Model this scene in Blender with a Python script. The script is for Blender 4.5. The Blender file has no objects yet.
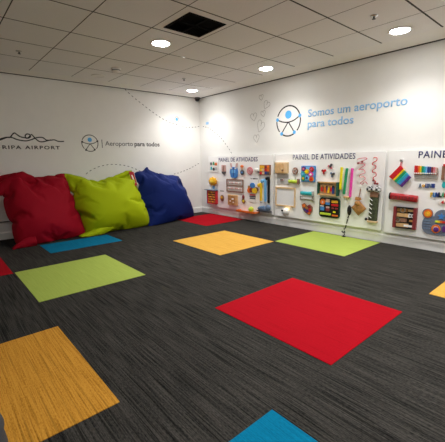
import bpy, bmesh, math, random
from mathutils import Vector, Matrix, noise
random.seed(7)
S = bpy.context.scene
COL = S.collection
PI = math.pi

# ------------------------------------------------------------------ camera
F_PX = 335.4
CAM = Vector((-4.508, -5.886, 1.128))
RIGHT = Vector((0.7533121, -0.6574637, -0.0161999))
DOWN = Vector((-0.1299103, -0.1246119, -0.9836642))
FWD = Vector((0.6447048, 0.7431106, -0.1792830))
cd = bpy.data.cameras.new('camera'); cam = bpy.data.objects.new('camera', cd); COL.objects.link(cam)
cd.sensor_fit = 'HORIZONTAL'; cd.sensor_width = 36; cd.lens = F_PX * 36 / 445
cd.clip_start = 0.05
m = Matrix((RIGHT, -DOWN, -FWD)).transposed().to_4x4(); m.translation = CAM
cam.matrix_world = m
S.camera = cam
HC = 2.402          # ceiling height

def ray(u, v): return RIGHT * ((u - 222.5) / F_PX) + DOWN * ((v - 221) / F_PX) + FWD
PF = 0.045          # front face of the activity panels, measured from the wall
def RW(u, v, off=PF):   # a point of the right wall as (distance from corner, height)
    d = ray(u, v); p = CAM + d * ((-off - CAM.x) / d.x); return -p.y, p.z
def LW(u, v, off=0.0):  # a point of the left wall as (x, height)
    d = ray(u, v); p = CAM + d * ((-off - CAM.y) / d.y); return p.x, p.z
def LEAN(u, v, y0, k, yaw=0.0, xc=0.0):  # a point on the leaning plane y = y0 + yaw (x - xc) + k z
    d = ray(u, v); t = (y0 + yaw * (CAM.x - xc) + k * CAM.z - CAM.y) / (d.y - yaw * d.x - k * d.z); return CAM + d * t

# ------------------------------------------------------------------ materials
MATS = {}
def mat(name, rgb, rough=0.6, metal=0.0, var=0.12, scale=40.0, bump=0.0, emit=0.0, spec=0.5, coat=0.0):
    if name in MATS: return MATS[name]
    mt = bpy.data.materials.new(name); mt.use_nodes = True
    nt = mt.node_tree; b = nt.nodes['Principled BSDF']
    b.inputs['Roughness'].default_value = rough; b.inputs['Metallic'].default_value = metal
    b.inputs['Specular IOR Level'].default_value = spec; b.inputs['Coat Weight'].default_value = coat
    tc = nt.nodes.new('ShaderNodeTexCoord')
    nz = nt.nodes.new('ShaderNodeTexNoise'); nz.inputs['Scale'].default_value = scale; nz.inputs['Detail'].default_value = 4
    nt.links.new(tc.outputs['Object'], nz.inputs['Vector'])
    rp = nt.nodes.new('ShaderNodeValToRGB')
    rp.color_ramp.elements[0].position = 0.3; rp.color_ramp.elements[1].position = 0.7
    rp.color_ramp.elements[0].color = (*[c * (1 - var) for c in rgb], 1)
    rp.color_ramp.elements[1].color = (*[min(1, c * (1 + var)) for c in rgb], 1)
    nt.links.new(nz.outputs['Fac'], rp.inputs['Fac']); nt.links.new(rp.outputs['Color'], b.inputs['Base Color'])
    if bump:
        bp = nt.nodes.new('ShaderNodeBump'); bp.inputs['Strength'].default_value = bump; bp.inputs['Distance'].default_value = 0.004
        nt.links.new(nz.outputs['Fac'], bp.inputs['Height']); nt.links.new(bp.outputs['Normal'], b.inputs['Normal'])
    if emit:
        b.inputs['Emission Color'].default_value = (*rgb, 1); b.inputs['Emission Strength'].default_value = emit
    MATS[name] = mt; return mt

def carpet(name, lo, mid, hi, cuts=(0.36, 0.5, 0.68), lines=0.0):
    """Ribbed loop carpet: long broken streaks along world Y."""
    if name in MATS: return MATS[name]
    mt = bpy.data.materials.new(name); mt.use_nodes = True
    nt = mt.node_tree; b = nt.nodes['Principled BSDF']; b.inputs['Roughness'].default_value = 0.95
    b.inputs['Specular IOR Level'].default_value = 0.1
    g = nt.nodes.new('ShaderNodeNewGeometry')
    def streak(sx, sy, detail, off):
        mp = nt.nodes.new('ShaderNodeMapping'); mp.inputs['Scale'].default_value = (sx, sy, 1); mp.inputs['Location'].default_value = (off, off * 2, 0)
        nz = nt.nodes.new('ShaderNodeTexNoise'); nz.inputs['Scale'].default_value = 1.0; nz.inputs['Detail'].default_value = detail
        nt.links.new(g.outputs['Position'], mp.inputs['Vector']); nt.links.new(mp.outputs['Vector'], nz.inputs['Vector'])
        return nz.outputs['Fac']
    a = streak(150, 3.2, 3, 0.0); c = streak(260, 60, 2, 3.1)
    mx = nt.nodes.new('ShaderNodeMix'); mx.data_type = 'FLOAT'; mx.inputs[0].default_value = 0.42
    nt.links.new(a, mx.inputs[2]); nt.links.new(c, mx.inputs[3])
    rp = nt.nodes.new('ShaderNodeValToRGB'); e = rp.color_ramp.elements
    e[0].position, e[0].color = cuts[0], (*lo, 1)
    e[1].position, e[1].color = cuts[2], (*hi, 1)
    n = e.new(cuts[1]); n.color = (*mid, 1)
    nt.links.new(mx.outputs[0], rp.inputs['Fac']); 
    ln = nt.nodes.new('ShaderNodeMapRange'); ln.interpolation_type = 'SMOOTHSTEP'
    for i, v in ((1, 0.36), (2, 0.45), (3, 1 - lines), (4, 1.0)): ln.inputs[i].default_value = v
    nt.links.new(streak(95, 1.5, 2, 7.7), ln.inputs[0])
    ml = nt.nodes.new('ShaderNodeVectorMath'); ml.operation = 'SCALE'
    nt.links.new(rp.outputs['Color'], ml.inputs[0]); nt.links.new(ln.outputs[0], ml.inputs['Scale'])
    nt.links.new(ml.outputs[0], b.inputs['Base Color'])
    bp = nt.nodes.new('ShaderNodeBump'); bp.inputs['Strength'].default_value = 0.5; bp.inputs['Distance'].default_value = 0.004
    nt.links.new(mx.outputs[0], bp.inputs['Height']); nt.links.new(bp.outputs['Normal'], b.inputs['Normal'])
    MATS[name] = mt; return mt

M = {}
def defmats():
    M['wall'] = mat('white wall paint', (0.84, 0.835, 0.805), 0.7, var=0.012, scale=6, bump=0.02)
    M['wall_dim'] = mat('grey wall paint', (0.82, 0.82, 0.81), 0.8, var=0.02, scale=6)
    M['ceil'] = mat('mineral ceiling tile', (0.84, 0.835, 0.835), 0.95, var=0.04, scale=220, bump=0.15)
    M['ceil_border'] = mat('ceiling plaster', (0.86, 0.85, 0.83), 0.9, var=0.015, scale=8)
    M['gap'] = mat('ceiling joint shadow grey', (0.05, 0.048, 0.046), 0.9)
    M['skirt'] = mat('white skirting paint', (0.82, 0.81, 0.79), 0.45, var=0.01)
    M['panel'] = mat('white panel laminate', (0.90, 0.90, 0.89), 0.45, var=0.01, scale=10)
    M['navy'] = mat('navy vinyl', (0.035, 0.035, 0.14), 0.5)
    M['ink'] = mat('black vinyl', (0.02, 0.02, 0.02), 0.5)
    M['greyink'] = mat('dark grey vinyl', (0.09, 0.09, 0.09), 0.5)
    M['pencil'] = mat('thin grey vinyl', (0.36, 0.34, 0.32), 0.5)
    M['skyvinyl'] = mat('sky blue vinyl', (0.26, 0.52, 0.82), 0.5, var=0.02)
    M['logoblue'] = mat('bright blue vinyl', (0.10, 0.45, 0.85), 0.5, var=0.02)
    M['lamp'] = mat('lamp diffuser', (1.0, 0.982, 0.965), 0.5, var=0.0, emit=LAMP)
    M['white'] = mat('white plastic', (0.80, 0.79, 0.76), 0.4, var=0.02)
    M['grey'] = mat('light grey plastic', (0.50, 0.50, 0.50), 0.45, var=0.04)
    M['dgrey'] = mat('dark grey plastic', (0.07, 0.07, 0.075), 0.5, var=0.05)
    M['bluegrey'] = mat('blue grey cloth', (0.13, 0.19, 0.29), 0.85, var=0.35, scale=60, bump=0.3)
    M['black'] = mat('black plastic', (0.010, 0.010, 0.011), 0.5, spec=0.3)
    M['chrome'] = mat('brushed steel', (0.6, 0.6, 0.6), 0.3, metal=1.0)
    M['wood'] = mat('pale wood', (0.62, 0.38, 0.17), 0.55, var=0.16, scale=25)
    M['wood_dark'] = mat('brown wood', (0.26, 0.13, 0.08), 0.55, var=0.2, scale=25)
    M['pinewood'] = mat('pine wood', (0.68, 0.48, 0.27), 0.55, var=0.12, scale=25)
    M['red'] = mat('red plastic', (0.58, 0.012, 0.02), 0.4)
    M['orange'] = mat('orange plastic', (0.75, 0.16, 0.02), 0.4)
    M['tan'] = mat('tan leather', (0.42, 0.20, 0.06), 0.7, var=0.3, scale=30, bump=0.3)
    M['yellow'] = mat('yellow plastic', (0.80, 0.52, 0.015), 0.4)
    M['amber'] = mat('amber plush', (0.80, 0.42, 0.02), 0.85, var=0.25, scale=80, bump=0.4)
    M['lemon'] = mat('lemon plastic', (0.86, 0.76, 0.01), 0.35)
    M['lime'] = mat('lime plastic', (0.50, 0.66, 0.05), 0.4)
    M['green'] = mat('green plastic', (0.015, 0.30, 0.12), 0.4)
    M['dgreen'] = mat('dark green felt', (0.012, 0.085, 0.055), 0.9, var=0.2)
    M['teal'] = mat('turquoise plastic', (0.02, 0.42, 0.48), 0.4)
    M['blue'] = mat('mid blue plastic', (0.05, 0.22, 0.58), 0.45)
    M['skyblue'] = mat('sky blue plastic', (0.16, 0.45, 0.80), 0.45)
    M['dblue'] = mat('deep blue plastic', (0.02, 0.05, 0.24), 0.45)
    M['purple'] = mat('purple plastic', (0.10, 0.02, 0.20), 0.5)
    M['pink'] = mat('hot pink plastic', (0.80, 0.06, 0.40), 0.4)
    M['rose'] = mat('rose felt', (0.62, 0.16, 0.20), 0.85, var=0.2)
    M['palerose'] = mat('pale rose wood', (0.66, 0.42, 0.38), 0.7)
    M['darkred'] = mat('dark glossy red', (0.40, 0.008, 0.014), 0.35)
    M['maroon'] = mat('maroon paint', (0.22, 0.025, 0.03), 0.5)
    M['boardgrey'] = mat('slate grey felt', (0.14, 0.17, 0.235), 0.85)
    M['camo'] = mat('olive black cloth', (0.045, 0.055, 0.025), 0.85, var=0.75, scale=30, bump=0.3)
    M['checker'] = mat('black and white cloth', (0.16, 0.16, 0.17), 0.85, var=0.9, scale=70)
    M['skin'] = mat('peach wood', (0.70, 0.42, 0.28), 0.6)
    M['bag_red'] = mat('red nylon', (0.29, 0.001, 0.012), 0.75, var=0.05, scale=300, bump=0.05, spec=0.15)
    M['bag_green'] = mat('lime green nylon', (0.36, 0.455, 0.002), 0.75, var=0.05, scale=300, bump=0.05, spec=0.15)
    M['bag_blue'] = mat('royal blue nylon', (0.003, 0.014, 0.115), 0.75, var=0.05, scale=300, bump=0.05, spec=0.15)
    M['pouf'] = mat('charcoal upholstery', (0.045, 0.045, 0.05), 0.9, var=0.2, scale=150, bump=0.2)
def checker(name, a, b_, scale):
    mt = mat(name, a, 0.85); nt = mt.node_tree; ck = nt.nodes.new('ShaderNodeTexChecker'); ck.inputs['Scale'].default_value = scale
    ck.inputs['Color1'].default_value = (*a, 1); ck.inputs['Color2'].default_value = (*b_, 1)
    tc = nt.nodes.new('ShaderNodeTexCoord'); nt.links.new(tc.outputs['Object'], ck.inputs['Vector']); nt.links.new(ck.outputs['Color'], nt.nodes['Principled BSDF'].inputs['Base Color']); return mt
LAMP = 21.0
BEAM = 27.0
defmats()
M['checker'] = checker('chequered cloth', (.02, .02, .022), (.62, .62, .62), 32)

# ------------------------------------------------------------------ mesh helpers
class MB:
    def __init__(s): s.v = []; s.f = []
    def add(s, vs, fs):
        o = len(s.v); s.v += [tuple(p) for p in vs]; s.f += [tuple(i + o for i in f) for f in fs]; return s
    def box(s, x0, x1, y0, y1, z0, z1):
        vs = [(x, y, z) for x in (x0, x1) for y in (y0, y1) for z in (z0, z1)]
        return s.add(vs, [(0, 1, 3, 2), (4, 6, 7, 5), (0, 4, 5, 1), (2, 3, 7, 6), (0, 2, 6, 4), (1, 5, 7, 3)])
    def B(s, x0, x1, z0, z1, d0, d1): return s.box(x0, x1, -d1, -d0, z0, z1)   # wall item: d = distance out from its back
    def tube(s, pts, r, n=8, r1=None, cap=True, closed=False):
        pts = [Vector(p) for p in pts]; k = len(pts); rings = []
        prev = None
        for i, p in enumerate(pts):
            if closed: t = pts[(i + 1) % k] - pts[i - 1]
            else: t = pts[min(i + 1, k - 1)] - pts[max(i - 1, 0)]
            t.normalize()
            if prev is None:
                a = t.orthogonal().normalized()
            else:
                a = prev - t * prev.dot(t)
                a = a.normalized() if a.length > 1e-6 else t.orthogonal().normalized()
            prev = a; b = t.cross(a)
            rr = r if r1 is None else r + (r1 - r) * i / max(1, k - 1)
            rings.append([p + a * (rr * math.cos(2 * PI * j / n)) + b * (rr * math.sin(2 * PI * j / n)) for j in range(n)])
        vs = [q for R_ in rings for q in R_]; fs = []
        for i in range(k if closed else k - 1):
            i2 = (i + 1) % k
            for j in range(n): fs.append((i * n + j, i * n + (j + 1) % n, i2 * n + (j + 1) % n, i2 * n + j))
        if cap and not closed: fs += [tuple(range(n - 1, -1, -1)), tuple((k - 1) * n + j for j in range(n))]
        return s.add(vs, fs)
    def cyl(s, p0, p1, r, n=20, r1=None): return s.tube([p0, p1], r, n, r1)
    def ball(s, c, rx, ry=None, rz=None, nu=16, nv=10, fn=None):
        ry = rx if ry is None else ry; rz = rx if rz is None else rz
        vs = []; fs = []
        for i in range(nv + 1):
            th = PI * i / nv
            for j in range(nu):
                ph = 2 * PI * j / nu
                d = Vector((math.sin(th) * math.cos(ph), math.sin(th) * math.sin(ph), math.cos(th)))
                w = fn(d) if fn else 1
                vs.append((c[0] + rx * d.x * w, c[1] + ry * d.y * w, c[2] + rz * d.z * w))
        for i in range(nv):
            for j in range(nu): fs.append((i * nu + j, (i + 1) * nu + j, (i + 1) * nu + (j + 1) % nu, i * nu + (j + 1) % nu))
        return s.add(vs, fs)
    def prism(s, poly, y0, y1):     # polygon in x,z pushed from y0 to y1
        n = len(poly)
        vs = [(x, y0, z) for x, z in poly] + [(x, y1, z) for x, z in poly]
        fs = [tuple(range(n)), tuple(range(2 * n - 1, n - 1, -1))] + [(i, i + n, (i + 1) % n + n, (i + 1) % n) for i in range(n)]
        return s.add(vs, fs)
    def P(s, poly, d0, d1): return s.prism(poly, -d0, -d1)
    def lathe(s, prof, c=(0, 0, 0), n=32):   # (r, z) profile about Z
        k = len(prof); vs = [(c[0] + r * math.cos(2 * PI * j / n), c[1] + r * math.sin(2 * PI * j / n), c[2] + z) for r, z in prof for j in range(n)]
        fs = [(i * n + j, i * n + (j + 1) % n, (i + 1) * n + (j + 1) % n, (i + 1) * n + j) for i in range(k - 1) for j in range(n)]
        return s.add(vs, fs)
    def ring(s, cx, cz, r0, r1, d0, d1, n=32, a0=0.0, a1=2 * PI):   # flat ring facing out of the wall
        full = abs(a1 - a0 - 2 * PI) < 1e-4
        k = n if full else n + 1
        A = [a0 + (a1 - a0) * i / n for i in range(k)]
        vs = []
        for a in A:
            for r in (r0, r1):
                for d in (d0, d1): vs.append((cx + r * math.cos(a), -d, cz + r * math.sin(a)))
        fs = []
        for i in range(n):
            j = (i + 1) % k; a, b = 4 * i, 4 * j
            fs += [(a + 1, b + 1, b + 3, a + 3), (a, a + 2, b + 2, b), (a + 2, a + 3, b + 3, b + 2), (a, b, b + 1, a + 1)]
        return s.add(vs, fs)
    def build(s, name, m_, parent=None, smooth=False, bevel=0.0):
        me = bpy.data.meshes.new(name); me.from_pydata(s.v, [], s.f)
        bm = bmesh.new(); bm.from_mesh(me); bmesh.ops.recalc_face_normals(bm, faces=bm.faces); bm.to_mesh(me); bm.free()
        for mm in (m_ if isinstance(m_, (list, tuple)) else [m_]): me.materials.append(M[mm] if isinstance(mm, str) else mm)
        o = bpy.data.objects.new(name, me); COL.objects.link(o)
        if parent: o.parent = parent
        if smooth:
            for p in me.polygons: p.use_smooth = True
        if bevel:
            md = o.modifiers.new('bevel', 'BEVEL'); md.width = bevel; md.segments = 2; md.limit_method = 'ANGLE'
        return o

def disc(cx, cz, rx, rz=None, n=24, a0=0):
    rz = rx if rz is None else rz
    return [(cx + rx * math.cos(a0 + 2 * PI * i / n), cz + rz * math.sin(a0 + 2 * PI * i / n)) for i in range(n)]
def rrect(x0, x1, z0, z1, r, k=5):
    out = []
    for cx, cz, a in ((x1 - r, z1 - r, 0), (x0 + r, z1 - r, PI / 2), (x0 + r, z0 + r, PI), (x1 - r, z0 + r, 1.5 * PI)):
        out += [(cx + r * math.cos(a + PI / 2 * i / k), cz + r * math.sin(a + PI / 2 * i / k)) for i in range(k + 1)]
    return out
def spline(pts, k=6):
    pts = [Vector(p) for p in pts]; out = []
    for i in range(len(pts) - 1):
        p0 = pts[max(i - 1, 0)]; p1 = pts[i]; p2 = pts[i + 1]; p3 = pts[min(i + 2, len(pts) - 1)]
        for j in range(k):
            t = j / k
            out.append(0.5 * (2 * p1 + (p2 - p0) * t + (2 * p0 - 5 * p1 + 4 * p2 - p3) * t * t + (3 * p1 - p0 - 3 * p2 + p3) * t ** 3))
    out.append(pts[-1]); return out

def tag(o, label, cat, group=None):
    o['label'] = label; o['category'] = cat
    if group: o['group'] = group
    return o
def thing(name, label, cat, loc=(0, 0, 0), rz=0.0, group=None):
    o = bpy.data.objects.new(name, None); COL.objects.link(o); o.empty_display_size = 0.05
    o.location = loc; o.rotation_euler = (0, 0, rz); return tag(o, label, cat, group)
def struct(o): o['kind'] = 'structure'; return o

def text_mesh(name, body, m_, width, cap, bold=0.0, spacing=1.0, depth=0.0015, parent=None):
    """Lettering lying on a wall, facing -Y; starts at x=0 on the baseline z=0, fitted to a width and a cap height."""
    cu = bpy.data.curves.new(name, 'FONT'); cu.body = body; cu.size = 1; cu.offset = bold; cu.space_character = spacing; cu.resolution_u = 4
    t = bpy.data.objects.new(name, cu); COL.objects.link(t)
    dg = bpy.context.evaluated_depsgraph_get(); dg.update()
    me = bpy.data.meshes.new_from_object(t.evaluated_get(dg)); bpy.data.objects.remove(t); bpy.data.curves.remove(cu)
    xs = [v.co.x for v in me.vertices]; x0, x1 = min(xs), max(xs)
    ch = 0.70
    sx = width / (x1 - x0); sz = cap / ch
    for v in me.vertices:
        x, y, _ = v.co; v.co = ((x - x0) * sx, -depth, y * sz)
    bm = bmesh.new(); bm.from_mesh(me)
    ext = bmesh.ops.extrude_face_region(bm, geom=list(bm.faces))
    for e in ext['geom']:
        if isinstance(e, bmesh.types.BMVert): e.co.y += depth * 0.9
    bmesh.ops.recalc_face_normals(bm, faces=bm.faces); bm.to_mesh(me); bm.free()
    me.materials.clear(); me.materials.append(M[m_])
    for p in me.polygons: p.material_index = 0
    o = bpy.data.objects.new(name, me); COL.objects.link(o)
    if parent: o.parent = parent
    return o

# ------------------------------------------------------------------ the room
XL, YR = -6.4, -7.6
struct(MB().box(XL, 0, YR, 0, -0.1, 0).build('floor', carpet('charcoal ribbed carpet', (0.006, 0.006, 0.006), (0.027, 0.0255, 0.0225), (0.066, 0.061, 0.053), (0.37, 0.47, 0.66), 0.58)))
struct(MB().box(XL, 0.0, 0, 0.1, 0, 2.7).build('wall_left', 'wall'))
struct(MB().box(0, 0.1, YR, 0.1, 0, 2.7).build('wall_right', 'wall'))
struct(MB().box(XL - 0.1, XL, YR, 0.1, 0, 2.7).build('wall_side', 'wall_dim'))
struct(MB().box(XL, 0.0, YR - 0.1, YR, 0, 2.7).build('wall_rear', 'wall'))
GX, SX, GY, SY = 0.970, 0.570, 0.958, 0.6065
# ceiling: plaster border, then lay-in tiles with open dark joints
def ceiling():
    c = MB(); gap = MB(); bd = MB()
    xe, ye = -0.42, -0.357
    g = 0.0075
    xs = [xe] + [-(GX + i * SX) for i in range(0, 10)]; xs = [x for x in xs if x > XL] + [XL]
    ys = [ye] + [-(GY + j * SY) for j in range(0, 12)]; ys = [y for y in ys if y > YR] + [YR]
    lx, ly = -(GX + 2 * SX), -(GY + 3 * SY)      # the bay that holds the air vent
    vb = (-2.588, -2.185, -3.283, -2.878)
    for i in range(len(xs) - 1):
        for j in range(len(ys) - 1):
            a0, a1, b0, b1 = xs[i + 1] + .005, xs[i] - (.005 if i else 0), ys[j + 1] + .009, ys[j] - (.009 if j else 0)
            if a0 < (vb[0] + vb[1]) / 2 < a1 and b0 < (vb[2] + vb[3]) / 2 < b1:
                c.box(a0, vb[0], b0, b1, HC, HC + 0.0012); c.box(vb[1], a1, b0, b1, HC, HC + 0.0012)
                c.box(vb[0], vb[1], b0, vb[2], HC, HC + 0.0012); c.box(vb[0], vb[1], vb[3], b1, HC, HC + 0.0012)
            else: c.box(a0, a1, b0, b1, HC, HC + 0.0012)
    gp = 0.035
    bd.box(xe, -gp, YR, -gp, HC, HC + 0.0012); bd.box(XL, xe, ye, -gp, HC, HC + 0.0012)
    gap.box(XL, 0, YR, 0, HC + 0.20, HC + 0.25)
    for bx in ((XL, vb[0], YR, ye), (vb[1], xe, YR, ye), (vb[0], vb[1], YR, vb[2]), (vb[0], vb[1], vb[3], ye)): gap.box(*bx, HC + 0.004, HC + 0.006)
    n1, n2 = len(c.f), len(bd.f)
    c.add(bd.v, bd.f); c.add(gap.v, gap.f)
    o = c.build('ceiling', ['ceil', 'ceil_border', 'gap'])
    for k, p in enumerate(o.data.polygons): p.material_index = 0 if k < n1 else (1 if k < n1 + n2 else 2)
    struct(o)
ceiling()
# shadow gap atop the walls, its shade put into a dark strip's colour
struct(MB().box(-0.012, 0, YR, 0, HC - 0.004, HC + 0.2).build('trim_right', 'gap'))
struct(MB().box(XL, -0.012, -0.012, 0, HC - 0.004, HC + 0.2).build('trim_left', 'gap'))
def skirting(name, along_x):
    prof = [(0, 0), (0.016, 0), (0.016, 0.095), (0.008, 0.112), (0, 0.115)]
    b = MB()
    if along_x: vs = [(x, -d, z) for x in (XL, 0) for d, z in prof]
    else: vs = [(-d, y, z) for y in (YR, 0) for d, z in prof]
    n = len(prof)
    b.add(vs, [tuple(range(n)), tuple(range(2 * n - 1, n - 1, -1))] + [(i, (i + 1) % n, (i + 1) % n + n, i + n) for i in range(n)])
    struct(b.build(name, 'skirt'))
skirting('baseboard_left', True); skirting('baseboard_right', False)
struct(MB().box(-4.3, -3.2, -0.012, 0, 0.262, 0.274).build('trim_1', 'gap'))

# ------------------------------------------------------------------ coloured carpet squares
CT = {
 'red': carpet('red carpet', (0.28, 0.0005, 0.005), (0.335, 0.001, 0.008), (0.38, 0.002, 0.010)),
 'yellow': carpet('yellow carpet', (0.50, 0.26, 0.04), (0.62, 0.345, 0.06), (0.70, 0.41, 0.085), lines=0.06),
 'orange': carpet('dimmed yellow carpet', (0.30, 0.125, 0.010), (0.52, 0.245, 0.03), (0.62, 0.31, 0.045), lines=0.3),  # yellow carpet again, the weak light there put into a darker colour
 'green': carpet('lime carpet', (0.29, 0.375, 0.065), (0.33, 0.42, 0.08), (0.37, 0.465, 0.095)),
 'blue': carpet('blue carpet', (0.0, 0.115, 0.22), (0.0, 0.15, 0.28), (0.001, 0.18, 0.33)),
}
def square(c, label, x0, x1, y0, y1):
    tag(MB().box(x0, x1, y0, y1, 0.0, 0.004).build('carpet_square', CT[c]), label, 'carpet square', 'coloured carpet squares')
X = [-5.02, -3.960, -2.972, -1.992, -1.000, -0.030]
square('red', 'large red carpet square set alone in the middle of the dark floor', -2.965, -1.997, -5.002, -4.003)
square('yellow', 'yellow carpet square in front of the blue bean bag', -1.986, -1.007, -2.928, -1.897)
square('green', 'lime carpet square touching the skirting below the second activity panel', -0.982, -0.050, -3.970, -2.932)
square('green', 'lime carpet square in front of the red bean bag', -3.953, -2.985, -2.930, -1.915)
square('blue', 'blue carpet half square under the front of the green bean bag', -3.463, -2.507, -1.358, -0.803)
square('red', 'red carpet square in the corner beside the blue bean bag', -0.977, -0.060, -1.378, -0.382)
square('orange', 'dimmed yellow carpet square at the lower left of the photo', -4.960, -3.959, -4.484, -3.478)
square('blue', 'blue carpet square at the bottom edge, only its tip showing', -4.45, -3.462, -6.02, -5.004)
square('yellow', 'yellow carpet square cut by the right edge of the photo', -1.488, -0.52, -6.03, -5.016)
square('red', 'red carpet square at the far left edge of the photo', -4.955, -3.970, -1.931, -0.93)

# ------------------------------------------------------------------ ceiling fittings
def downlight(x, y, label):
    t = thing('ceiling_downlight', label, 'ceiling light', (x, y, HC), 0, 'round recessed downlights')
    MB().lathe([(0.088, 0.0), (0.112, 0.0), (0.114, -0.004), (0.108, -0.010), (0.096, -0.010), (0.088, -0.003), (0.088, 0.0)]).build('trim_ring', 'white', t, True)
    MB().lathe([(0.0, -0.022), (0.04, -0.0205), (0.075, -0.014), (0.089, -0.005)], n=40).build('diffuser', 'lamp', t)
    l = bpy.data.lights.new('beam', 'SPOT'); l.energy = BEAM; l.spot_size = math.radians(144); l.spot_blend = 1.0; l.shadow_soft_size = 0.08; l.color = (1.0, 0.982, 0.965)
    lo = bpy.data.objects.new('beam', l); COL.objects.link(lo); lo.parent = t; lo.location = (0, 0, -0.03)
downlight(-2.39, -2.46, 'lit round downlight in front of the air vent')
downlight(-0.62, -0.61, 'lit round downlight in the far corner of the ceiling')
downlight(-0.68, -2.47, 'lit round downlight above the heart outlines on the right wall')
downlight(-0.68, -4.29, 'lit round downlight above the blue wall lettering')
downlight(-0.68, -6.10, 'added unseen downlight beyond the right edge, last along the right wall')  # unseen lamp, added on the ceiling grid to light the room
downlight(-0.68, -7.10, 'added unseen downlight far behind the viewpoint along the right wall')  # out of view, put in for extra light along the wall
downlight(-4.13, -6.10, 'added unseen fill downlight behind and left of the viewpoint')  # unseen, added with the next one to brighten the left wall
downlight(-4.13, -7.10, 'added unseen fill downlight at the rear wall, farthest to the left')  # second added fill lamp, also out of view
downlight(-2.39, -6.10, 'added unseen downlight overhead beside the viewpoint')  # unseen lamp added for more light from behind
downlight(-2.39, -4.29, 'added unseen downlight overhead above the large red carpet square')  # unseen lamp added above the view, next along the grid

def vent():
    x0, x1, y0, y1 = -2.588, -2.185, -3.283, -2.878
    cx, cy = (x0 + x1) / 2, (y0 + y1) / 2; h = (x1 - x0) / 2
    t = thing('air_vent', 'square black air conditioning vent in a white ceiling tile', 'air vent', (cx, cy, HC))
    b = MB()
    for s in (-1, 1):
        b.box(s * h - 0.014, s * h + 0.014, -h - 0.014, h + 0.014, -0.006, 0.004); b.box(-h, h, s * h - 0.014, s * h + 0.014, -0.006, 0.004)
    b.box(-0.012, 0.012, -h, h, -0.005, 0.014); b.box(-h, h, -0.012, 0.012, -0.005, 0.014)
    M['ventmat'] = mat('matt black vent', (0.006, 0.006, 0.006), 0.9, spec=0.05); b.build('frame', 'ventmat', t)
    l = MB()
    for qx in (-1, 1):
        for qy in (-1, 1):
            ax, ay = (0.02, h - 0.02)
            for k in range(7):
                p = 0.024 + k * 0.024
                if qx * qy > 0:
                    l.add([(qx * p, qy * ax, 0.004), (qx * p, qy * ay, 0.004), (qx * (p + 0.022), qy * ay, 0.012), (qx * (p + 0.022), qy * ax, 0.012)], [(0, 1, 2, 3)])
                else:
                    l.add([(qx * ax, qy * p, 0.004), (qx * ay, qy * p, 0.004), (qx * ay, qy * (p + 0.022), 0.012), (qx * ax, qy * (p + 0.022), 0.012)], [(0, 1, 2, 3)])
    l.build('louvres', 'ventmat', t)
    d = MB(); d.box(-h, h, -h, h, 0.06, 0.07)
    for s in (-1, 1): d.box(s * h - 0.002, s * h + 0.002, -h, h, 0, 0.07); d.box(-h, h, s * h - 0.002, s * h + 0.002, 0, 0.07)
    d.build('duct', 'ventmat', t)
vent()
t = thing('smoke_detector', 'white domed smoke detector on the ceiling over the green bean bag', 'smoke detector', (-2.34, -1.18, HC))
MB().lathe([(0, 0), (0.066, 0), (0.068, -0.012), (0.06, -0.018)]).build('base', 'white', t, True)
MB().lathe([(0.056, -0.016), (0.056, -0.034), (0.046, -0.046), (0.0, -0.05)]).build('dome', 'white', t, True)
MB().lathe([(0.0575, -0.021), (0.0585, -0.023), (0.0585, -0.029), (0.0575, -0.031)]).build('sensor_slot', 'dgrey', t, True)
t = thing('ceiling_speaker', 'flat round white cover near the smoke detector', 'ceiling speaker', (-2.385, -0.645, HC))
MB().lathe([(0.085, 0.0), (0.098, 0), (0.098, -0.006), (0.088, -0.009), (0.085, -0.006)]).build('rim', 'white', t, True)
MB().lathe([(0, -0.005), (0.086, -0.005)]).build('grille', 'ceil_border', t)
def sprinkler(x, y, label):
    t = thing('sprinkler', label, 'sprinkler', (x, y, HC), 0, 'ceiling sprinklers')
    MB().lathe([(0, 0), (0.034, 0), (0.034, -0.005), (0.016, -0.012), (0, -0.012)]).build('escutcheon', 'chrome', t, True)
    MB().cyl((0, 0, -0.008), (0, 0, -0.028), 0.008, 10).build('stem', 'dgrey', t)
    MB().lathe([(0, -0.028), (0.016, -0.028), (0.017, -0.031), (0, -0.031)]).build('deflector', 'dgrey', t)
sprinkler(-3.527, -1.22, 'small dark ceiling sprinkler above the red bean bag')
sprinkler(-1.248, -4.286, 'small ceiling sprinkler beside the downlight over the blue lettering')
sprinkler(-1.258, -1.268, 'small ceiling sprinkler near the far corner downlight')
t = thing('security_camera', 'dark domed security camera in the top corner of the walls', 'security camera', (-0.10, -0.075, HC))
MB().lathe([(0, 0), (0.058, 0), (0.06, -0.02), (0.05, -0.03)]).build('housing', 'dgrey', t, True)
MB().lathe([(0.05, -0.03), (0.046, -0.055), (0.03, -0.072), (0, -0.078)]).build('dome', 'black', t, True)

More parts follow.
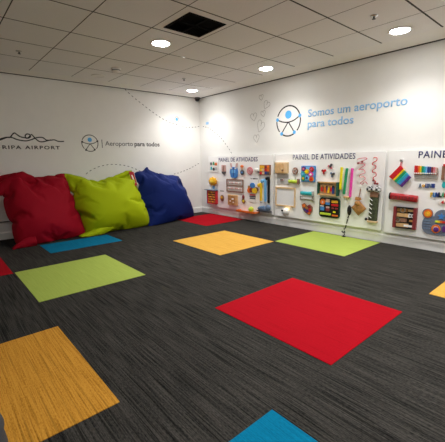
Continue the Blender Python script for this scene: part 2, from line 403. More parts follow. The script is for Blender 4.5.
# ------------------------------------------------------------------ writing and drawings on the walls
def flat_line(mb, pts, w, d=0.0015):     # a drawn line of width w in x,z
    pts = [Vector((p[0], p[1])) for p in pts]; n = len(pts); vs = []
    for i, p in enumerate(pts):
        t_ = (pts[min(i + 1, n - 1)] - pts[max(i - 1, 0)]).normalized(); nn = Vector((-t_.y, t_.x)) * (w / 2)
        for q in (p + nn, p - nn): vs += [(q.x, -0.0002, q.y), (q.x, -d, q.y)]
    fs = []
    for i in range(n - 1):
        a, b = 4 * i, 4 * i + 4
        fs += [(a + 1, a + 3, b + 3, b + 1), (a, b, b + 2, a + 2), (a, a + 1, b + 1, b), (a + 2, b + 2, b + 3, a + 3)]
    fs += [(0, 2, 3, 1), (4 * n - 4, 4 * n - 3, 4 * n - 1, 4 * n - 2)]
    mb.add(vs, fs); return mb
def dashes(mb, pts, on, off, w):
    pts = [Vector((p[0], p[1])) for p in spline([(p[0], p[1], 0) for p in pts], 14)]
    L = [0]
    for a, b in zip(pts, pts[1:]): L.append(L[-1] + (b - a).length)
    def at(s_):
        for i in range(len(L) - 1):
            if s_ <= L[i + 1]: return pts[i].lerp(pts[i + 1], (s_ - L[i]) / max(1e-9, L[i + 1] - L[i]))
        return pts[-1]
    s_ = 0
    while s_ + on < L[-1]:
        flat_line(mb, [at(s_), at(s_ + on / 2), at(s_ + on)], w); s_ += on + off
    return mb
def on_right(o, u, z): o.location = (0, -u, z); o.rotation_euler = (0, 0, -PI / 2); return o

def person_mark(parent, r, line, nodes_dark):
    w = r * 0.09
    b = MB()
    for a0, a1 in ((22, 158), (172, 222), (240, 300), (318, 368)):
        b.ring(0, 0, r - w / 2, r + w / 2, 0.0002, 0.0015, 24, math.radians(a0), math.radians(a1))
    b.build('ring', line, parent)
    MB().P(disc(-0.0, r * 0.42, r * 0.27), 0.0002, 0.0018).build('head', 'logoblue', parent)
    p = MB(); A = [(-0.92 * r, 0.13 * r), (-0.5 * r, -0.02 * r), (0, -0.08 * r), (0.5 * r, 0.02 * r), (0.92 * r, 0.25 * r)]
    flat_line(p, [(q.x, q.y) for q in spline([(x, z, 0) for x, z in A])], w * 0.9); p.build('arms', line, parent)
    p = MB(); flat_line(p, [(-0.02 * r, -0.08 * r), (-0.56 * r, -0.80 * r)], w * 0.9); flat_line(p, [(0.02 * r, -0.08 * r), (0.52 * r, -0.76 * r)], w * 0.9)
    p.build('legs', line, parent)
    for x, z in ((-0.95, 0.15), (0.95, 0.27), (-0.56, -0.82), (0.53, -0.78)):
        nd = MB().P(disc(x * r, z * r, r * 0.125, n=16), 0.0004, 0.0019).build('node', line if nodes_dark else 'logoblue', parent)
cx_, cz_ = LW(90.0, 143.2)
t = thing('person_emblem', 'small round person emblem with blue head on the left wall', 'emblem', (cx_, 0, cz_))
person_mark(t, 0.136, 'ink', True)
u_, z_ = RW(288.3, 121, 0)
t = on_right(thing('person_emblem', 'large round person emblem with blue head on the right wall', 'emblem'), u_, z_)
person_mark(t, 0.236, 'ink', False)
u0 = RW(308, 116, 0)[0]; u1 = RW(407.5, 104, 0)[0]
t = on_right(thing('wall_lettering', 'light blue two-line lettering Somos um aeroporto para todos', 'wall lettering'), u0, 0)
zb = (RW(308, 116.5, 0)[1] + RW(405, 105.6, 0)[1]) / 2
o = text_mesh('upper_line', 'Somos um aeroporto', 'skyvinyl', u1 - u0, 0.108, 0.014, parent=t); o.location.z = zb
o = text_mesh('lower_line', 'para todos', 'skyvinyl', RW(353.5, 122, 0)[0] - u0, 0.108, 0.014, parent=t)
zb2 = (RW(308, 127.3, 0)[1] + RW(352, 123.6, 0)[1]) / 2; o.location.z = zb2
x0, z0 = LW(105.3, 145.6); x1 = LW(159.5, 145.6)[0]; xm = LW(132.8, 145.6)[0]
t = thing('wall_lettering', 'dark lettering Aeroporto para todos beside the small person emblem', 'wall lettering', (x0, 0, z0))
text_mesh('plain_word', 'Aeroporto', 'greyink', xm - x0, 0.080, 0.004, parent=t)
o = text_mesh('bold_words', 'para todos', 'ink', x1 - xm - 0.035, 0.080, 0.020, parent=t); o.location.x = xm - x0 + 0.035
bx, bz0 = LW(102.4, 148); bz1 = LW(102.4, 139.6)[1]
MB().B(bx - x0 - 0.006, bx - x0 + 0.006, bz0 - z0, bz1 - z0, 0.0002, 0.0015).build('divider_bar', 'greyink', t)
x1, z0 = LW(60, 149.3); xr = LW(2.6, 149.3)[0]; cap = LW(30, 145.9)[1] - LW(30, 149.3)[1]
t = thing('airport_logo', 'black airport logo of a drawn line over spaced capitals, upper left', 'logo', (x1, 0, z0))
o = text_mesh('right_letters', 'RIPA AIRPORT', 'ink', x1 - xr, cap, 0.022, 1.25, parent=t); o.location.x = xr - x1
o = text_mesh('left_letters', 'FLO', 'ink', 0.185, cap, 0.022, 1.25, parent=t); o.location.x = xr - x1 - 0.215
def zp(x, y): return LW(x * 0.1685, 120 + y * 0.1685)
s1 = [zp(*p) for p in [(-60, 118), (-20, 122), (10, 115), (40, 104), (60, 102), (75, 84), (86, 77), (100, 86), (120, 99), (145, 105), (165, 108), (180, 100), (176, 87), (160, 83), (150, 92), (152, 104), (166, 106), (180, 92)]]
s2 = [zp(*p) for p in [(-60, 105), (-20, 118), (15, 108), (40, 103), (70, 104), (105, 117), (150, 124), (185, 117), (210, 107), (232, 103), (255, 105), (275, 119), (300, 120), (322, 118), (348, 127), (380, 127)]]
s3 = [zp(*p) for p in [(182, 86), (192, 90), (210, 110), (235, 128), (262, 128), (285, 122), (305, 118)]]
b = MB()
for s_ in (s1, s2, s3): flat_line(b, [(q.x - x1, q.y - z0) for q in spline([(x, z, 0) for x, z in s_])], 0.017)
b.build('drawn_line', 'ink', t)

# dashed flight paths and their pins
def dashed(label, pts, wall):
    b = MB(); dashes(b, pts, 0.036, 0.044, 0.011); o = b.build('dashed_line', 'greyink')
    if wall == 'R': on_right(o, 0, 0)
    tag(o, label, 'wall drawing')
dashed('dashed line sagging from the ceiling across the upper left wall', [LW(*p) for p in [(124.7, 89), (132, 96), (142, 104), (152, 111.7), (164, 119.6), (176.6, 125), (184, 127), (194, 127.2), (200.5, 126.4)]], 'L')
dashed('dashed arch on the wall above the green bean bag', [LW(*p) for p in [(86, 174), (91, 170.3), (98, 167), (105, 165.2), (112, 164.4), (124.4, 165.4), (133, 168), (141, 171.5)]], 'L')
dashed('dashed line on the wall rising from the blue bean bag to the corner', [LW(*p) for p in [(174, 174), (180, 172.4), (190.6, 168), (201, 162)]], 'L')
dashed('dashed line on the right wall curving down to the first panel', [RW(*p, 0) for p in [(203, 126.5), (209, 128.2), (215, 132.5), (221, 138), (226, 144.5), (230, 150.5), (232.5, 155)]], 'R')
x, z = LW(176.8, 119.4)
t = thing('map_pin', 'small blue map pin above the dashed line on the left wall', 'wall drawing', (x, 0, z))
b = MB().ring(0, 0, 0.045, 0.055, 0.0002, 0.0015, 24, math.radians(-60), math.radians(240)); flat_line(b, [(-0.027, -0.043), (0.0, -0.12)], 0.009); flat_line(b, [(0.027, -0.043), (0.0, -0.12)], 0.009)
b.build('outline', 'pencil', t); MB().P(disc(0, 0, 0.03), 0.0002, 0.0016).build('dot', 'logoblue', t)
u, z = RW(207.4, 122.8, 0)
t = on_right(thing('wall_sticker', 'tiny blue sticker on the right wall just past the corner', 'wall drawing'), u, z)
MB().B(-0.06, 0.06, -0.075, 0.075, 0.0002, 0.001).build('sheet', 'white', t)
MB().B(-0.045, 0.045, -0.035, 0.015, 0.001, 0.002).build('mark', 'skyvinyl', t)

# hearts
def heart(label, px, py, w, h, tilt, bend=0.0):
    u, z = RW(px, py, 0)
    pts = [(0.02, 0.22), (-0.10, 0.46), (-0.33, 0.47), (-0.48, 0.25), (-0.42, -0.03), (-0.2, -0.32), (0.02, -0.52), (0.22, -0.28), (0.43, 0.0), (0.5, 0.25), (0.36, 0.45), (0.14, 0.43), (0.02, 0.22), (0.05, 0.02)]
    c, s = math.cos(tilt), math.sin(tilt)
    P2 = [((x * c - y * s) * w * .82, (x * s + y * c) * h * .82) for x, y in pts]
    b = MB(); flat_line(b, [(q.x, q.y) for q in spline([(x, y, 0) for x, y in P2])], 0.0065)
    tag(on_right(b.build('heart_outline', 'pencil'), u, z), label, 'wall drawing', 'thin heart outlines on the right wall')
heart('topmost thin heart outline, small, nearest the ceiling', 261.2, 97.5, 0.12, 0.11, 0.1)
heart('tilted thin heart outline, second from the ceiling', 266.4, 105, 0.17, 0.16, -0.55)
heart('small thin heart outline in the middle, nearest the big emblem', 263.2, 113.6, 0.13, 0.12, 0.2)
heart('thin heart outline farthest to the left of its cluster', 253.7, 117, 0.19, 0.16, 0.15)
heart('largest thin heart outline, leaning, above the lowest one', 260.5, 126.3, 0.21, 0.24, -0.45)
heart('lowest thin heart outline, just above the activity panels', 256.5, 138.5, 0.17, 0.16, 0.1)

# ------------------------------------------------------------------ the three activity panels
def panel(label, u0, u1, z0, z1, tx0, tx1, tcap, tz):
    t = on_right(thing('activity_panel', label, 'panel', group='activity panels on the right wall'), u0, 0)
    W = u1 - u0
    MB().P(rrect(0, W, z0, z1, 0.012, 3), 0.022, PF).build('board', 'panel', t, bevel=0.002)
    for s in (0.12, 0.5, 0.88):
        MB().B(W * s - 0.03, W * s + 0.03, z0 + 0.06, z1 - 0.06, 0.0, 0.022).build('batten', 'white', t)
    o = text_mesh('title_lettering', 'PAINEL DE ATIVIDADES', 'navy', tx1 - tx0, tcap, 0.014, 1.1, parent=t)
    o.location = (tx0 - u0, -PF, tz)
def av(a, b): return (a[1] + b[1]) / 2
pa = RW(208.8, 180)[0]; pb = RW(273.3, 185)[0]
panel('leftmost white activity panel, nearest the corner', pa, pb, 0.160, 1.205, RW(218.7, 160)[0], RW(257.6, 160)[0], 0.075, av(RW(219, 161.8), RW(257, 161)))
pc = RW(275.4, 185)[0]; pd = RW(383.6, 190)[0]
panel('middle white activity panel with whiteboard and hanging tubes', pc, pd, 0.165, 1.205, RW(292.8, 160)[0], RW(355.2, 160)[0], 0.078, av(RW(293, 160), RW(355, 158.2)))
pe = RW(386.4, 190)[0]
tw = RW(444.5, 155)[0] - RW(418.2, 155)[0]
panel('white activity panel with rainbow square, cut by the right edge', pe, pe + 1.82, 0.150, 1.205, RW(418.6, 155)[0], RW(418.6, 155)[0] + 1.20, 0.080, av(RW(419, 158), RW(440, 157.6)))

def ubox(xl, yt, xr, yb):
    xc, yc = (xl + xr) / 2, (yt + yb) / 2
    return RW(xl, yc)[0], RW(xr, yc)[0], RW(xc, yb)[1], RW(xc, yt)[1]
def item(name, label, cat, xl, yt, xr, yb, group=None):
    u0, u1, z0, z1 = ubox(xl, yt, xr, yb)
    t = thing(name, label, cat, (-PF, -(u0 + u1) / 2, (z0 + z1) / 2), -PI / 2, group)
    t.scale = (1, DEPTH, 1)
    return t, (u1 - u0), (z1 - z0)
DEPTH = 0.62

# ---- leftmost panel
t, W, H = item('picture_board', 'white square board with four small coloured pictures, top left of first panel', 'toy', 209.6, 161.4, 218.7, 172)
w, h = W / 2, H / 2
MB().P(rrect(-w, w, -h, h, 0.01), 0, 0.018).build('backing', 'white', t)
for nm, (cx, cz, m_) in {'picture': (-0.5, 0.5, 'dgreen')}.items(): pass
for cx, cz, m_, sh in ((-0.55, 0.55, 'dgrey', 0), (0.0, 0.62, 'green', 1), (0.52, 0.5, 'orange', 2), (-0.5, -0.3, 'teal', 1), (0.02, -0.45, 'black', 0), (0.5, -0.35, 'grey', 2)):
    poly = (disc(cx * w, cz * h, w * 0.22, h * 0.3, 12), [(cx * w - w * .2, cz * h - h * .32), (cx * w + w * .24, cz * h - h * .25), (cx * w + w * .1, cz * h + h * .36), (cx * w - w * .16, cz * h + h * .2)], rrect(cx * w - w * .26, cx * w + w * .26, cz * h - h * .26, cz * h + h * .26, 0.012, 3))[sh]
    MB().P(poly, 0.018, 0.024).build('picture_piece', m_, t)
t, W, H = item('zip_strip', 'narrow brown and rose patch with a dark zip beside the blue dungarees', 'toy', 222, 165, 226, 174.6)
w, h = W / 2, H / 2
MB().P(rrect(-w, w, -h * .35, h, 0.008, 3), 0, 0.02).build('cloth', 'palerose', t)
MB().P([(-w * .9, -h * .35), (w, -h * .35), (w * .8, -h * .75), (0.1 * w, -h), (-w * .8, -h * .7)], 0, 0.03).build('pull_tab', 'dgrey', t)
b = MB()
for k in range(6): b.B(-w * .35, w * .35, h * (-.25 + .2 * k), h * (-.15 + .2 * k), 0.02, 0.026)
b.build('zip_teeth', 'wood_dark', t)
t, W, H = item('toy_dungarees', 'blue cloth dungarees with white buckled straps', 'toy', 230.3, 163.2, 238.4, 178)
w, h = W / 2, H / 2
MB().P([(-w * .75, -h * .9), (-w * .4, -h), (w * .5, -h), (w * .85, -h * .85), (w, -h * .1), (w * .8, h * .35), (w * .45, h * .5), (-w * .45, h * .5), (-w * .85, h * .3), (-w, -h * .2)], 0, 0.035).build('body', 'blue', t, bevel=0.012)
for s in (-1, 1):
    st = MB().P([(s * w * .55 - .018, h * .45), (s * w * .55 + .018, h * .45), (s * w * .75 + .015, h), (s * w * .75 - .02, h)], 0, 0.03).build('strap', 'palerose', t)
    MB().B(s * w * .5 - .022, s * w * .5 + .022, h * .22, h * .42, 0.03, 0.044).build('buckle', 'white', st)
MB().P(rrect(-w * .45, w * .45, -h * .3, h * .1, 0.012, 3), 0.035, 0.042).build('pocket', 'skyblue', t)
MB().B(-w * .06, w * .06, -h * .8, h * .45, 0.036, 0.043).build('centre_seam', 'dblue', t)
t, W, H = item('toy_doll', 'small wooden doll with red hat and dark body', 'toy', 240.6, 165, 245.2, 175)
w, h = W / 2, H / 2
MB().ball((0, -0.03, -h * .45), w * .9, 0.03, h * .55).build('body', 'dgrey', t, True)
hd = MB().ball((-w * .1, -0.03, h * .35), w * .5, 0.03, h * .3).build('head', 'skin', t, True)
MB().ball((-w * .1, -0.032, h * .72), w * .7, 0.032, h * .3).build('hat', 'orange', t, True)
MB().ball((w * .1, -0.05, -h * .5), w * .4, 0.02, h * .22).build('belly', 'blue', t, True)
t, W, H = item('felt_disc', 'round rose felt disc with stitched rings', 'toy', 247.2, 167, 253.1, 174.6)
w, h = W / 2, H / 2
MB().P(disc(0, 0, w, h), 0, 0.025).build('pad', 'rose', t, bevel=0.006)
b = MB()
for k in (.35, .7): b.tube([(k * w * math.cos(a), -0.026, k * h * math.sin(a)) for a in [2 * PI * i / 24 for i in range(24)]], 0.005, 6, closed=True)
b.build('stitched_ring', 'palerose', t)
t, W, H = item('hand_bell', 'white and grey bell with dark stem beside the patchwork box', 'toy', 255, 167.5, 260.4, 173)
w, h = W / 2, H / 2
MB().ball((-w * .2, -0.035, h * .1), w * .75, 0.035, h * .8).build('bell', 'white', t, True)
MB().cyl((w * .1, -0.03, -h * .4), (w, -0.03, -h * .8), 0.016, 10).build('stem', 'dgrey', t)
MB().tube(spline([(w, -0.02, -h * .8), (w * .9, -0.012, -h * 2.2), (w * .55, -0.012, -h * 3.6), (w * .3, -0.012, -h * 5)]), 0.004, 6).build('cord', 'pencil', t)
t, W, H = item('patchwork_box', 'patchwork box of red, orange and dark squares, top right of first panel', 'toy', 260.6, 164.8, 271, 174.8)
w, h = W / 2, H / 2
MB().B(-w, w, -h, h, 0, 0.05).build('box', 'wood_dark', t, bevel=0.004)
cols = ['red', 'amber', 'orange', 'pinewood', 'maroon', 'yellow', 'dblue', 'orange', 'pinewood', 'dgrey', 'amber', 'red']
for i in range(4):
    for j in range(3):
        MB().B(-w * .92 + i * w * .47, -w * .92 + i * w * .47 + w * .42, -h * .9 + j * h * .61, -h * .9 + j * h * .61 + h * .55, 0.05, 0.058).build('patch', cols[(i * 3 + j * 5) % 12], t)
t, W, H = item('plush_lion', 'round amber plush toy on a white ring', 'toy', 210, 177, 218, 190)
w, h = W / 2, H / 2
MB().ball((0, -0.05, h * .33), w, 0.05, h * .64, 24, 14, fn=lambda d: 1 + 0.12 * math.sin(9 * math.atan2(d.z, d.x)) * (abs(d.y) < .8)).build('mane', 'amber', t, True)
MB().ball((0, -0.085, h * .28), w * .5, 0.03, h * .33).build('face', 'yellow', t, True)
MB().ring(0, -h * .55, w * .35, w * .55, 0.0, 0.02).build('ring', 'white', t)
MB().B(-w * .3, w * .25, -h, -h * .35, 0.0, 0.015).build('tab', 'skyblue', t)
t, W, H = item('bead_maze_box', 'red box with a dark side and rows of amber beads', 'toy', 209, 190.2, 218, 203.6)
w, h = W / 2, H / 2
MB().B(-w, w, -h, h, 0, 0.012).build('back', 'maroon', t)
f = MB(); f.B(-w, -w * .86, -h, h, .012, .09); f.B(w * .8, w, -h, h, .012, .09); f.B(-w, w, -h, -h * .9, .012, .09); f.B(-w, w, h * .9, h, .012, .09)
f.build('frame', 'red', t)
MB().B(-w * 1.5, w, h, h * 1.06, 0, 0.11).build('top_ledge', 'bluegrey', t)
MB().B(-w * 1.02, -w * .96, -h, h, .0, .092).build('side_plate', 'dblue', t)
for r in range(5):
    rod = MB().cyl((-w * .86, -0.06, h * (-.72 + .36 * r)), (w * .8, -0.06, h * (-.72 + .36 * r)), 0.004, 6).build('rod', 'chrome', t)
    for k in range(6): MB().ball((w * (-.7 + .27 * k), -0.06, h * (-.72 + .36 * r)), w * .115, 0.02, h * .14, 10, 6).build('bead', ('amber', 'orange', 'tan')[(k + r) % 3], rod, True)
t, W, H = item('latch_toy', 'tiny amber and brown latch below the plush toy', 'toy', 220.8, 194.8, 224.2, 201.3)
w, h = W / 2, H / 2
MB().P(disc(0, 0, w, h, 14), 0, 0.02).build('plate', 'wood_dark', t); MB().ball((-w * .1, -0.035, h * .15), w * .6, .02, h * .45).build('knob', 'amber', t, True)
tag(MB().B(-0.06, 0.06, -0.012, 0.012, 0, 0.001).build('caption_strip', 'pencil'), 'thin grey caption strip above the tiny amber latch', 'caption')
o = bpy.data.objects['caption_strip']; uu, zz = RW(222, 191); o.location = (-PF, -uu, zz); o.rotation_euler = (0, 0, -PI / 2)
t, W, H = item('wooden_abacus', 'brown wooden bead abacus with two pale rows', 'toy', 227, 179.2, 243.6, 192)
w, h = W / 2, H / 2
f = MB(); e = .016
f.B(-w, w, h - e, h, 0, .028); f.B(-w, w, -h, -h + e, 0, .028); f.B(-w, -w + e, -h + e, h - e, 0, .028); f.B(w - e, w, -h + e, h - e, 0, .028); f.B(-w + e, w - e, -.007, .007, .006, .024)
f.build('frame', 'wood_dark', t)
MB().B(-w + e, w - e, -h + e, h - e, 0.0, .006).build('backing', 'white', t)
for s in (-1, 1):
    rod = MB().cyl((-w + e, -.03, s * h * .42), (w - e, -.03, s * h * .42), .004, 6).build('rod', 'chrome', t)
    for k in range(9): MB().ball((-w * .75 + k * w * .18, -.03, s * h * .42), w * .06, .018, h * .15, 10, 6).build('bead', ('palerose', 'white', 'palerose')[k % 3], rod, True)
t, W, H = item('wooden_box', 'pale wooden box with dark carved front and white marks', 'toy', 229, 194.9, 237.9, 205)
w, h = W / 2, H / 2
MB().B(-w, w, -h, h, 0, .055).build('box', 'wood', t, bevel=.004)
MB().P(rrect(-w * .85, w * .7, -h * .75, h * .8, .01, 3), .055, .060).build('front_plate', 'tan', t)
for x, z, a, b_ in ((.15, .25, .45, .14), (-.4, -.2, .25, .12), (.3, -.4, .3, .1)): MB().P(rrect(w * (x - a / 2), w * (x + a / 2), h * (z - b_), h * (z + b_), .004, 2), .060, .064).build('mark', 'panel', t)
t, W, H = item('hanging_charm', 'small maroon and gold charm on a cord beside the wooden box', 'toy', 242, 193.3, 246, 203.6)
w, h = W / 2, H / 2
MB().tube(spline([(w * .2, -.01, h * 1.3), (0, -.015, h * .9), (-w * .1, -.015, h * .4)]), .004, 6).build('cord', 'pencil', t)
MB().ball((-w * .1, -.025, h * .25), w * .6, .025, h * .45).build('upper_bead', 'maroon', t, True)
MB().P([(-w * .9, -h * .35), (-w * .2, 0), (w * .9, -h * .5), (w * .3, -h), (-w * .5, -h * .9)], .005, .03).build('lower_tag', 'wood_dark', t)
MB().ball((w * .1, -.04, -h * .5), w * .45, .015, h * .22).build('gold_bead', 'lemon', t, True)
b = MB(); cw = RW(257.6, 178)[0] - RW(250.6, 178)[0]
for k, l in enumerate((.10, .07, .16, .12, .08, .14)): b.B(cw * (.02 + .165 * k), cw * (.02 + .165 * k + l), -.002, .018, 0, .0012)
tag(b.build('caption_lettering', 'ink'), 'tiny dark caption above the gear toy on the first panel', 'caption')
o = bpy.data.objects['caption_lettering']; uu, zz = RW(250.6, 179); o.location = (-PF, -uu, zz); o.rotation_euler = (0, 0, -PI / 2)
t, W, H = item('gear_toy', 'cluster of orange, blue and yellow discs with white body', 'toy', 247.5, 182.7, 258.6, 202)
w, h = W / 2, H / 2
MB().P(rrect(-w * .65, w * .65, -h, h * .5, .03), 0, .015).build('body', 'white', t)
for x, z, r, m_, d in ((-.55, .2, .40, 'orange', .03), (.0, .72, .42, 'blue', .035), (.42, .2, .42, 'yellow', .045), (-.1, .25, .36, 'maroon', .04), (.68, .35, .33, 'wood_dark', .028), (-.62, .52, .26, 'tan', .02)):
    dd = MB().P(disc(x * w, z * h, r * w, r * h * .68, 20), .004, d).build('disc', m_, t)
for z, m_, a in ((-.25, 'red', .5), (-.42, 'dgrey', .55), (-.62, 'dgrey', .5)): MB().B(-w * a, w * a, h * z - .012, h * z + .012, .015, .019).build('marking', m_, t)
def hook_tube(name, label, m_, xl, yt, xr, yb, bend, knob):
    t, W, H = item(name, label, 'toy', xl, yt, xr, yb, 'hooked tubes on the first panel')
    w, h = W / 2, H / 2; r = .027
    pts = [(w - r, -.04, -h), (w - r, -.04, h * .3), (w - r, -.042, h * .82), (w - r - bend * .35, -.045, h - r), (w - r - bend, -.05, h - r * 1.6)]
    MB().tube(spline(pts, 8), r, 12).build('tube', m_, t, True)
    MB().ball((w - r, -.04, -h), r * 1.05, r * 1.05, r * 1.05, 12, 8).build('end_cap', m_ if not knob else 'grey', t, True)
    if knob: MB().ball((w - r - bend, -.055, h - r * 1.6), r * 1.25, r * 1.1, r * 1.3, 12, 8).build('knob', m_, t, True)
hook_tube('hook_tube', 'yellow hooked tube, shortest of the three on the first panel', 'yellow', 259.3, 182.8, 263, 201, .05, True)
hook_tube('hook_tube', 'blue hooked tube between the yellow and black ones', 'skyblue', 262.6, 178.8, 267.4, 201.6, .07, True)
hook_tube('hook_tube', 'black hooked tube, tallest, at the right edge of first panel', 'black', 266.6, 176.4, 270.8, 201.6, .06, False)
t, W, H = item('cloth_shoe', 'lumpy blue grey cloth shoe below the hooked tubes', 'toy', 259, 203.6, 271.8, 211.6)
w, h = W / 2, H / 2
MB().ball((-w * .1, -.06, -h * .3), w * .9, .06, h * .68, 24, 12, fn=lambda d: 1 + .10 * noise.noise(d * 3)).build('upper', 'bluegrey', t, True)
MB().ball((w * .62, -.06, h * .15), w * .38, .055, h * .75, 16, 10).build('heel', 'bluegrey', t, True)
MB().P(rrect(-w, w, -h, -h * .68, .015), .0, .11).build('sole', 'dgrey', t)
b = MB()
for k in range(3): b.tube([(-w * .55 + k * w * .3, -.115, -h * .15 + k * .012), (-w * .3 + k * w * .3, -.122, h * .3 + k * .012)], .006, 6)
b.build('lace', 'skyblue', t)
t = thing('tray', 'shallow orange red tray fixed under the gear toy', 'tray', (-PF, -sum(ubox(240.8, 208.5, 259.8, 213)[:2]) / 2, RW(250, 212)[1]), -PI / 2)
W = RW(259.6, 211)[0] - RW(240.8, 209)[0]; w = W / 2
MB().B(-w, w, 0, .012, 0, .13).build('base', 'orange', t, bevel=.004)
f = MB(); f.B(-w, w, .012, .035, .12, .13); f.B(-w, -w + .012, .012, .035, 0, .12); f.B(w - .012, w, .012, .035, 0, .12); f.build('lip', 'orange', t)
uu = RW(253.5, 209)[0]; tz = RW(250, 212)[1]
t2 = thing('ball', 'lime ball resting in the orange tray', 'ball', (-PF - .065, -uu, tz + .012), -PI / 2)
MB().ball((0, 0, .05), .052, .05, .05).build('sphere', 'lime', t2, True)
MB().ring(0, .05, .049, .0535, -.006, .006).build('seam_band', 'lemon', t2)

# ---- middle panel
t, W, H = item('wooden_cabinet', 'small wooden cabinet with a knobbed door and dark latch', 'toy', 276.1, 162.3, 288.9, 173.3)
w, h = W / 2, H / 2
MB().B(-w, w, -h, h, 0, .07).build('case', 'pinewood', t, bevel=.004)
dr = MB().B(-w * .9, w * .45, -h * .88, h * .72, .07, .082).build('door', 'wood', t, bevel=.002)
MB().cyl((w * .3, -.082, -h * .15), (w * .3, -.11, -h * .15), .016, 12).build('knob', 'pinewood', dr)
MB().B(w * .22, w * .42, -h * .62, -h * .3, .082, .096).build('latch', 'wood_dark', dr)
for z in (.5, -.62): MB().B(-w * .95, -w * .84, h * z - .02, h * z + .02, .08, .088).build('hinge', 'chrome', dr)
t, W, H = item('switch_plate', 'light grey square plate with a dark tap knob under the cabinet', 'toy', 277.3, 174.0, 288.8, 184.2)
w, h = W / 2, H / 2
MB().P(rrect(-w, w, -h, h, .012, 3), 0, .012).build('plate', 'grey', t)
MB().P(disc(-w * .1, -h * .15, w * .3, h * .22, 16), .012, .03).build('rose', 'palerose', t)
MB().B(-w * .3, w * .12, -h * .2, 0, .03, .05).build('knob', 'dgrey', t, bevel=.006)
t, W, H = item('round_brush', 'round grey brown spinner on a thin stalk', 'toy', 293, 167.2, 298.2, 178.6)
w, h = W / 2, H / 2
MB().P(disc(0, h * .35, w, h * .62), .005, .03).build('head', 'wood_dark', t)
for a in range(5): MB().P(disc(w * .5 * math.cos(a * 1.257), h * .35 + h * .32 * math.sin(a * 1.257), w * .24, h * .15, 12), .03, .036).build('spot', ('grey', 'palerose')[a % 2], t)
MB().cyl((.1 * w, -.015, -h * .25), (.1 * w, -.015, -h), .007, 8).build('stalk', 'grey', t)
t, W, H = item('roller', 'lime green roller on two grey brackets', 'toy', 289, 178.8, 299, 184)
w, h = W / 2, H / 2
MB().cyl((-w * .85, -.04, 0), (w * .85, -.04, 0), h * .62, 16).build('drum', 'lime', t, True)
for s in (-1, 1): MB().B(s * w - .014, s * w + .014, -h, h, 0, .06).build('bracket', 'wood_dark' if s > 0 else 'grey', t)
t, W, H = item('whiteboard', 'blank whiteboard in a thin wooden frame', 'whiteboard', 276, 187.2, 295.7, 206.4)
w, h = W / 2, H / 2; e = .022
f = MB(); f.B(-w, w, h - e, h, 0, .03); f.B(-w, w, -h, -h + e, 0, .03); f.B(-w, -w + e, -h + e, h - e, 0, .03); f.B(w - e, w, -h + e, h - e, 0, .03)
f.build('frame', 'pinewood', t)
mat('whiteboard face', (.80, .81, .83), .3, var=.02); M['wb'] = MATS['whiteboard face']
MB().B(-w + e, w - e, -h + e, h - e, 0, .012).build('writing_surface', 'wb', t)
t, W, H = item('push_lamp', 'small lit white lamp below the whiteboard', 'lamp', 281.6, 207.2, 290.3, 215)
w, h = W / 2, H / 2
MB().cyl((0, 0, 0), (0, -.03, 0), w * .7, 20).build('base', 'white', t)
MB().ball((0, -.05, -h * .1), w * .8, .05, h * .75, 20, 12).build('shade', 'white', t, True)
MB().P(disc(-w * .35, h * .2, w * .26, h * .24, 14), .09, .1).build('switch', 'black', t)
mat('warm bulb', (1, .72, .30), .4, var=0, emit=3.0); M['bulb'] = MATS['warm bulb']
MB().ball((w * .35, -.045, h * .62), w * .3, .022, h * .2).build('bulb', 'bulb', t, True)
t, W, H = item('flower_board', 'blue square board of coloured flower gears', 'toy', 302, 165.8, 315.8, 182)
w, h = W / 2, H / 2
MB().P(rrect(-w, w, -h, h, .012, 3), 0, .035).build('backing', 'blue', t)
MB().P(rrect(-w * .93, w * .93, -h * .93, h * .93, .012, 3), .035, .038).build('face', 'skyblue', t)
def flower(cx, cz, rx, rz, m1, m2, d, parent, n=8):
    poly = [(cx + rx * (1 + .12 * math.cos(n * a)) * math.cos(a), cz + rz * (1 + .12 * math.cos(n * a)) * math.sin(a)) for a in [2 * PI * i / 40 for i in range(40)]]
    o = MB().P(poly, d, d + .022).build('flower', m1, parent)
    MB().P(disc(cx, cz, rx * .5, rz * .5, 16), d + .022, d + .03).build('flower_centre', m2, o)
for x, z, m1, m2 in ((-.6, .62, 'purple', 'rose'), (.55, .58, 'red', 'rose'), (-.12, .3, 'yellow', 'lemon'), (.48, -.05, 'pink', 'white'), (-.6, -.55, 'green', 'amber'), (-.05, -.48, 'skyblue', 'dblue'), (.55, -.62, 'orange', 'red'), (-.7, .0, 'teal', 'skyblue')):
    flower(x * w, z * h, w * .30, h * .29, m1, m2, .038, t)
t, W, H = item('turquoise_roll', 'turquoise roll above the plain steel rail', 'toy', 302, 190.6, 313.6, 195.8)
w, h = W / 2, H / 2
MB().cyl((-w, -.05, 0), (w * .9, -.05, 0), h * .7, 16).build('roll', 'teal', t, True)
for s in (-1, 1): MB().B(s * w * .95 - .012, s * w * .95 + .012, -h * .6, h * .9, 0, .06).build('bracket', 'grey', t)
t, W, H = item('steel_rail', 'plain pale steel rail under the turquoise roll', 'rail', 301.6, 196.4, 313.8, 200.6)
w, h = W / 2, H / 2
MB().cyl((-w, -.05, 0), (w, -.05, 0), h * .38, 14).build('bar', 'grey', t, True)
for s in (-1, 1): MB().B(s * w * .97 - .012, s * w * .97 + .012, -h * .9, h, 0, .06).build('bracket', 'chrome', t)
t, W, H = item('jigsaw_toy', 'brown butterfly shaped jigsaw of orange, red and dark pieces', 'toy', 302, 203.2, 312.8, 214.8)
w, h = W / 2, H / 2
MB().P([(-w, h * .7), (-w * .5, h), (0, h * .55), (w * .5, h * .85), (w, h * .45), (w * .95, -h * .4), (w * .5, -h), (0, -h * .8), (-w * .5, -h * .5), (-w * .8, 0)], 0, .025).build('base', 'wood_dark', t)
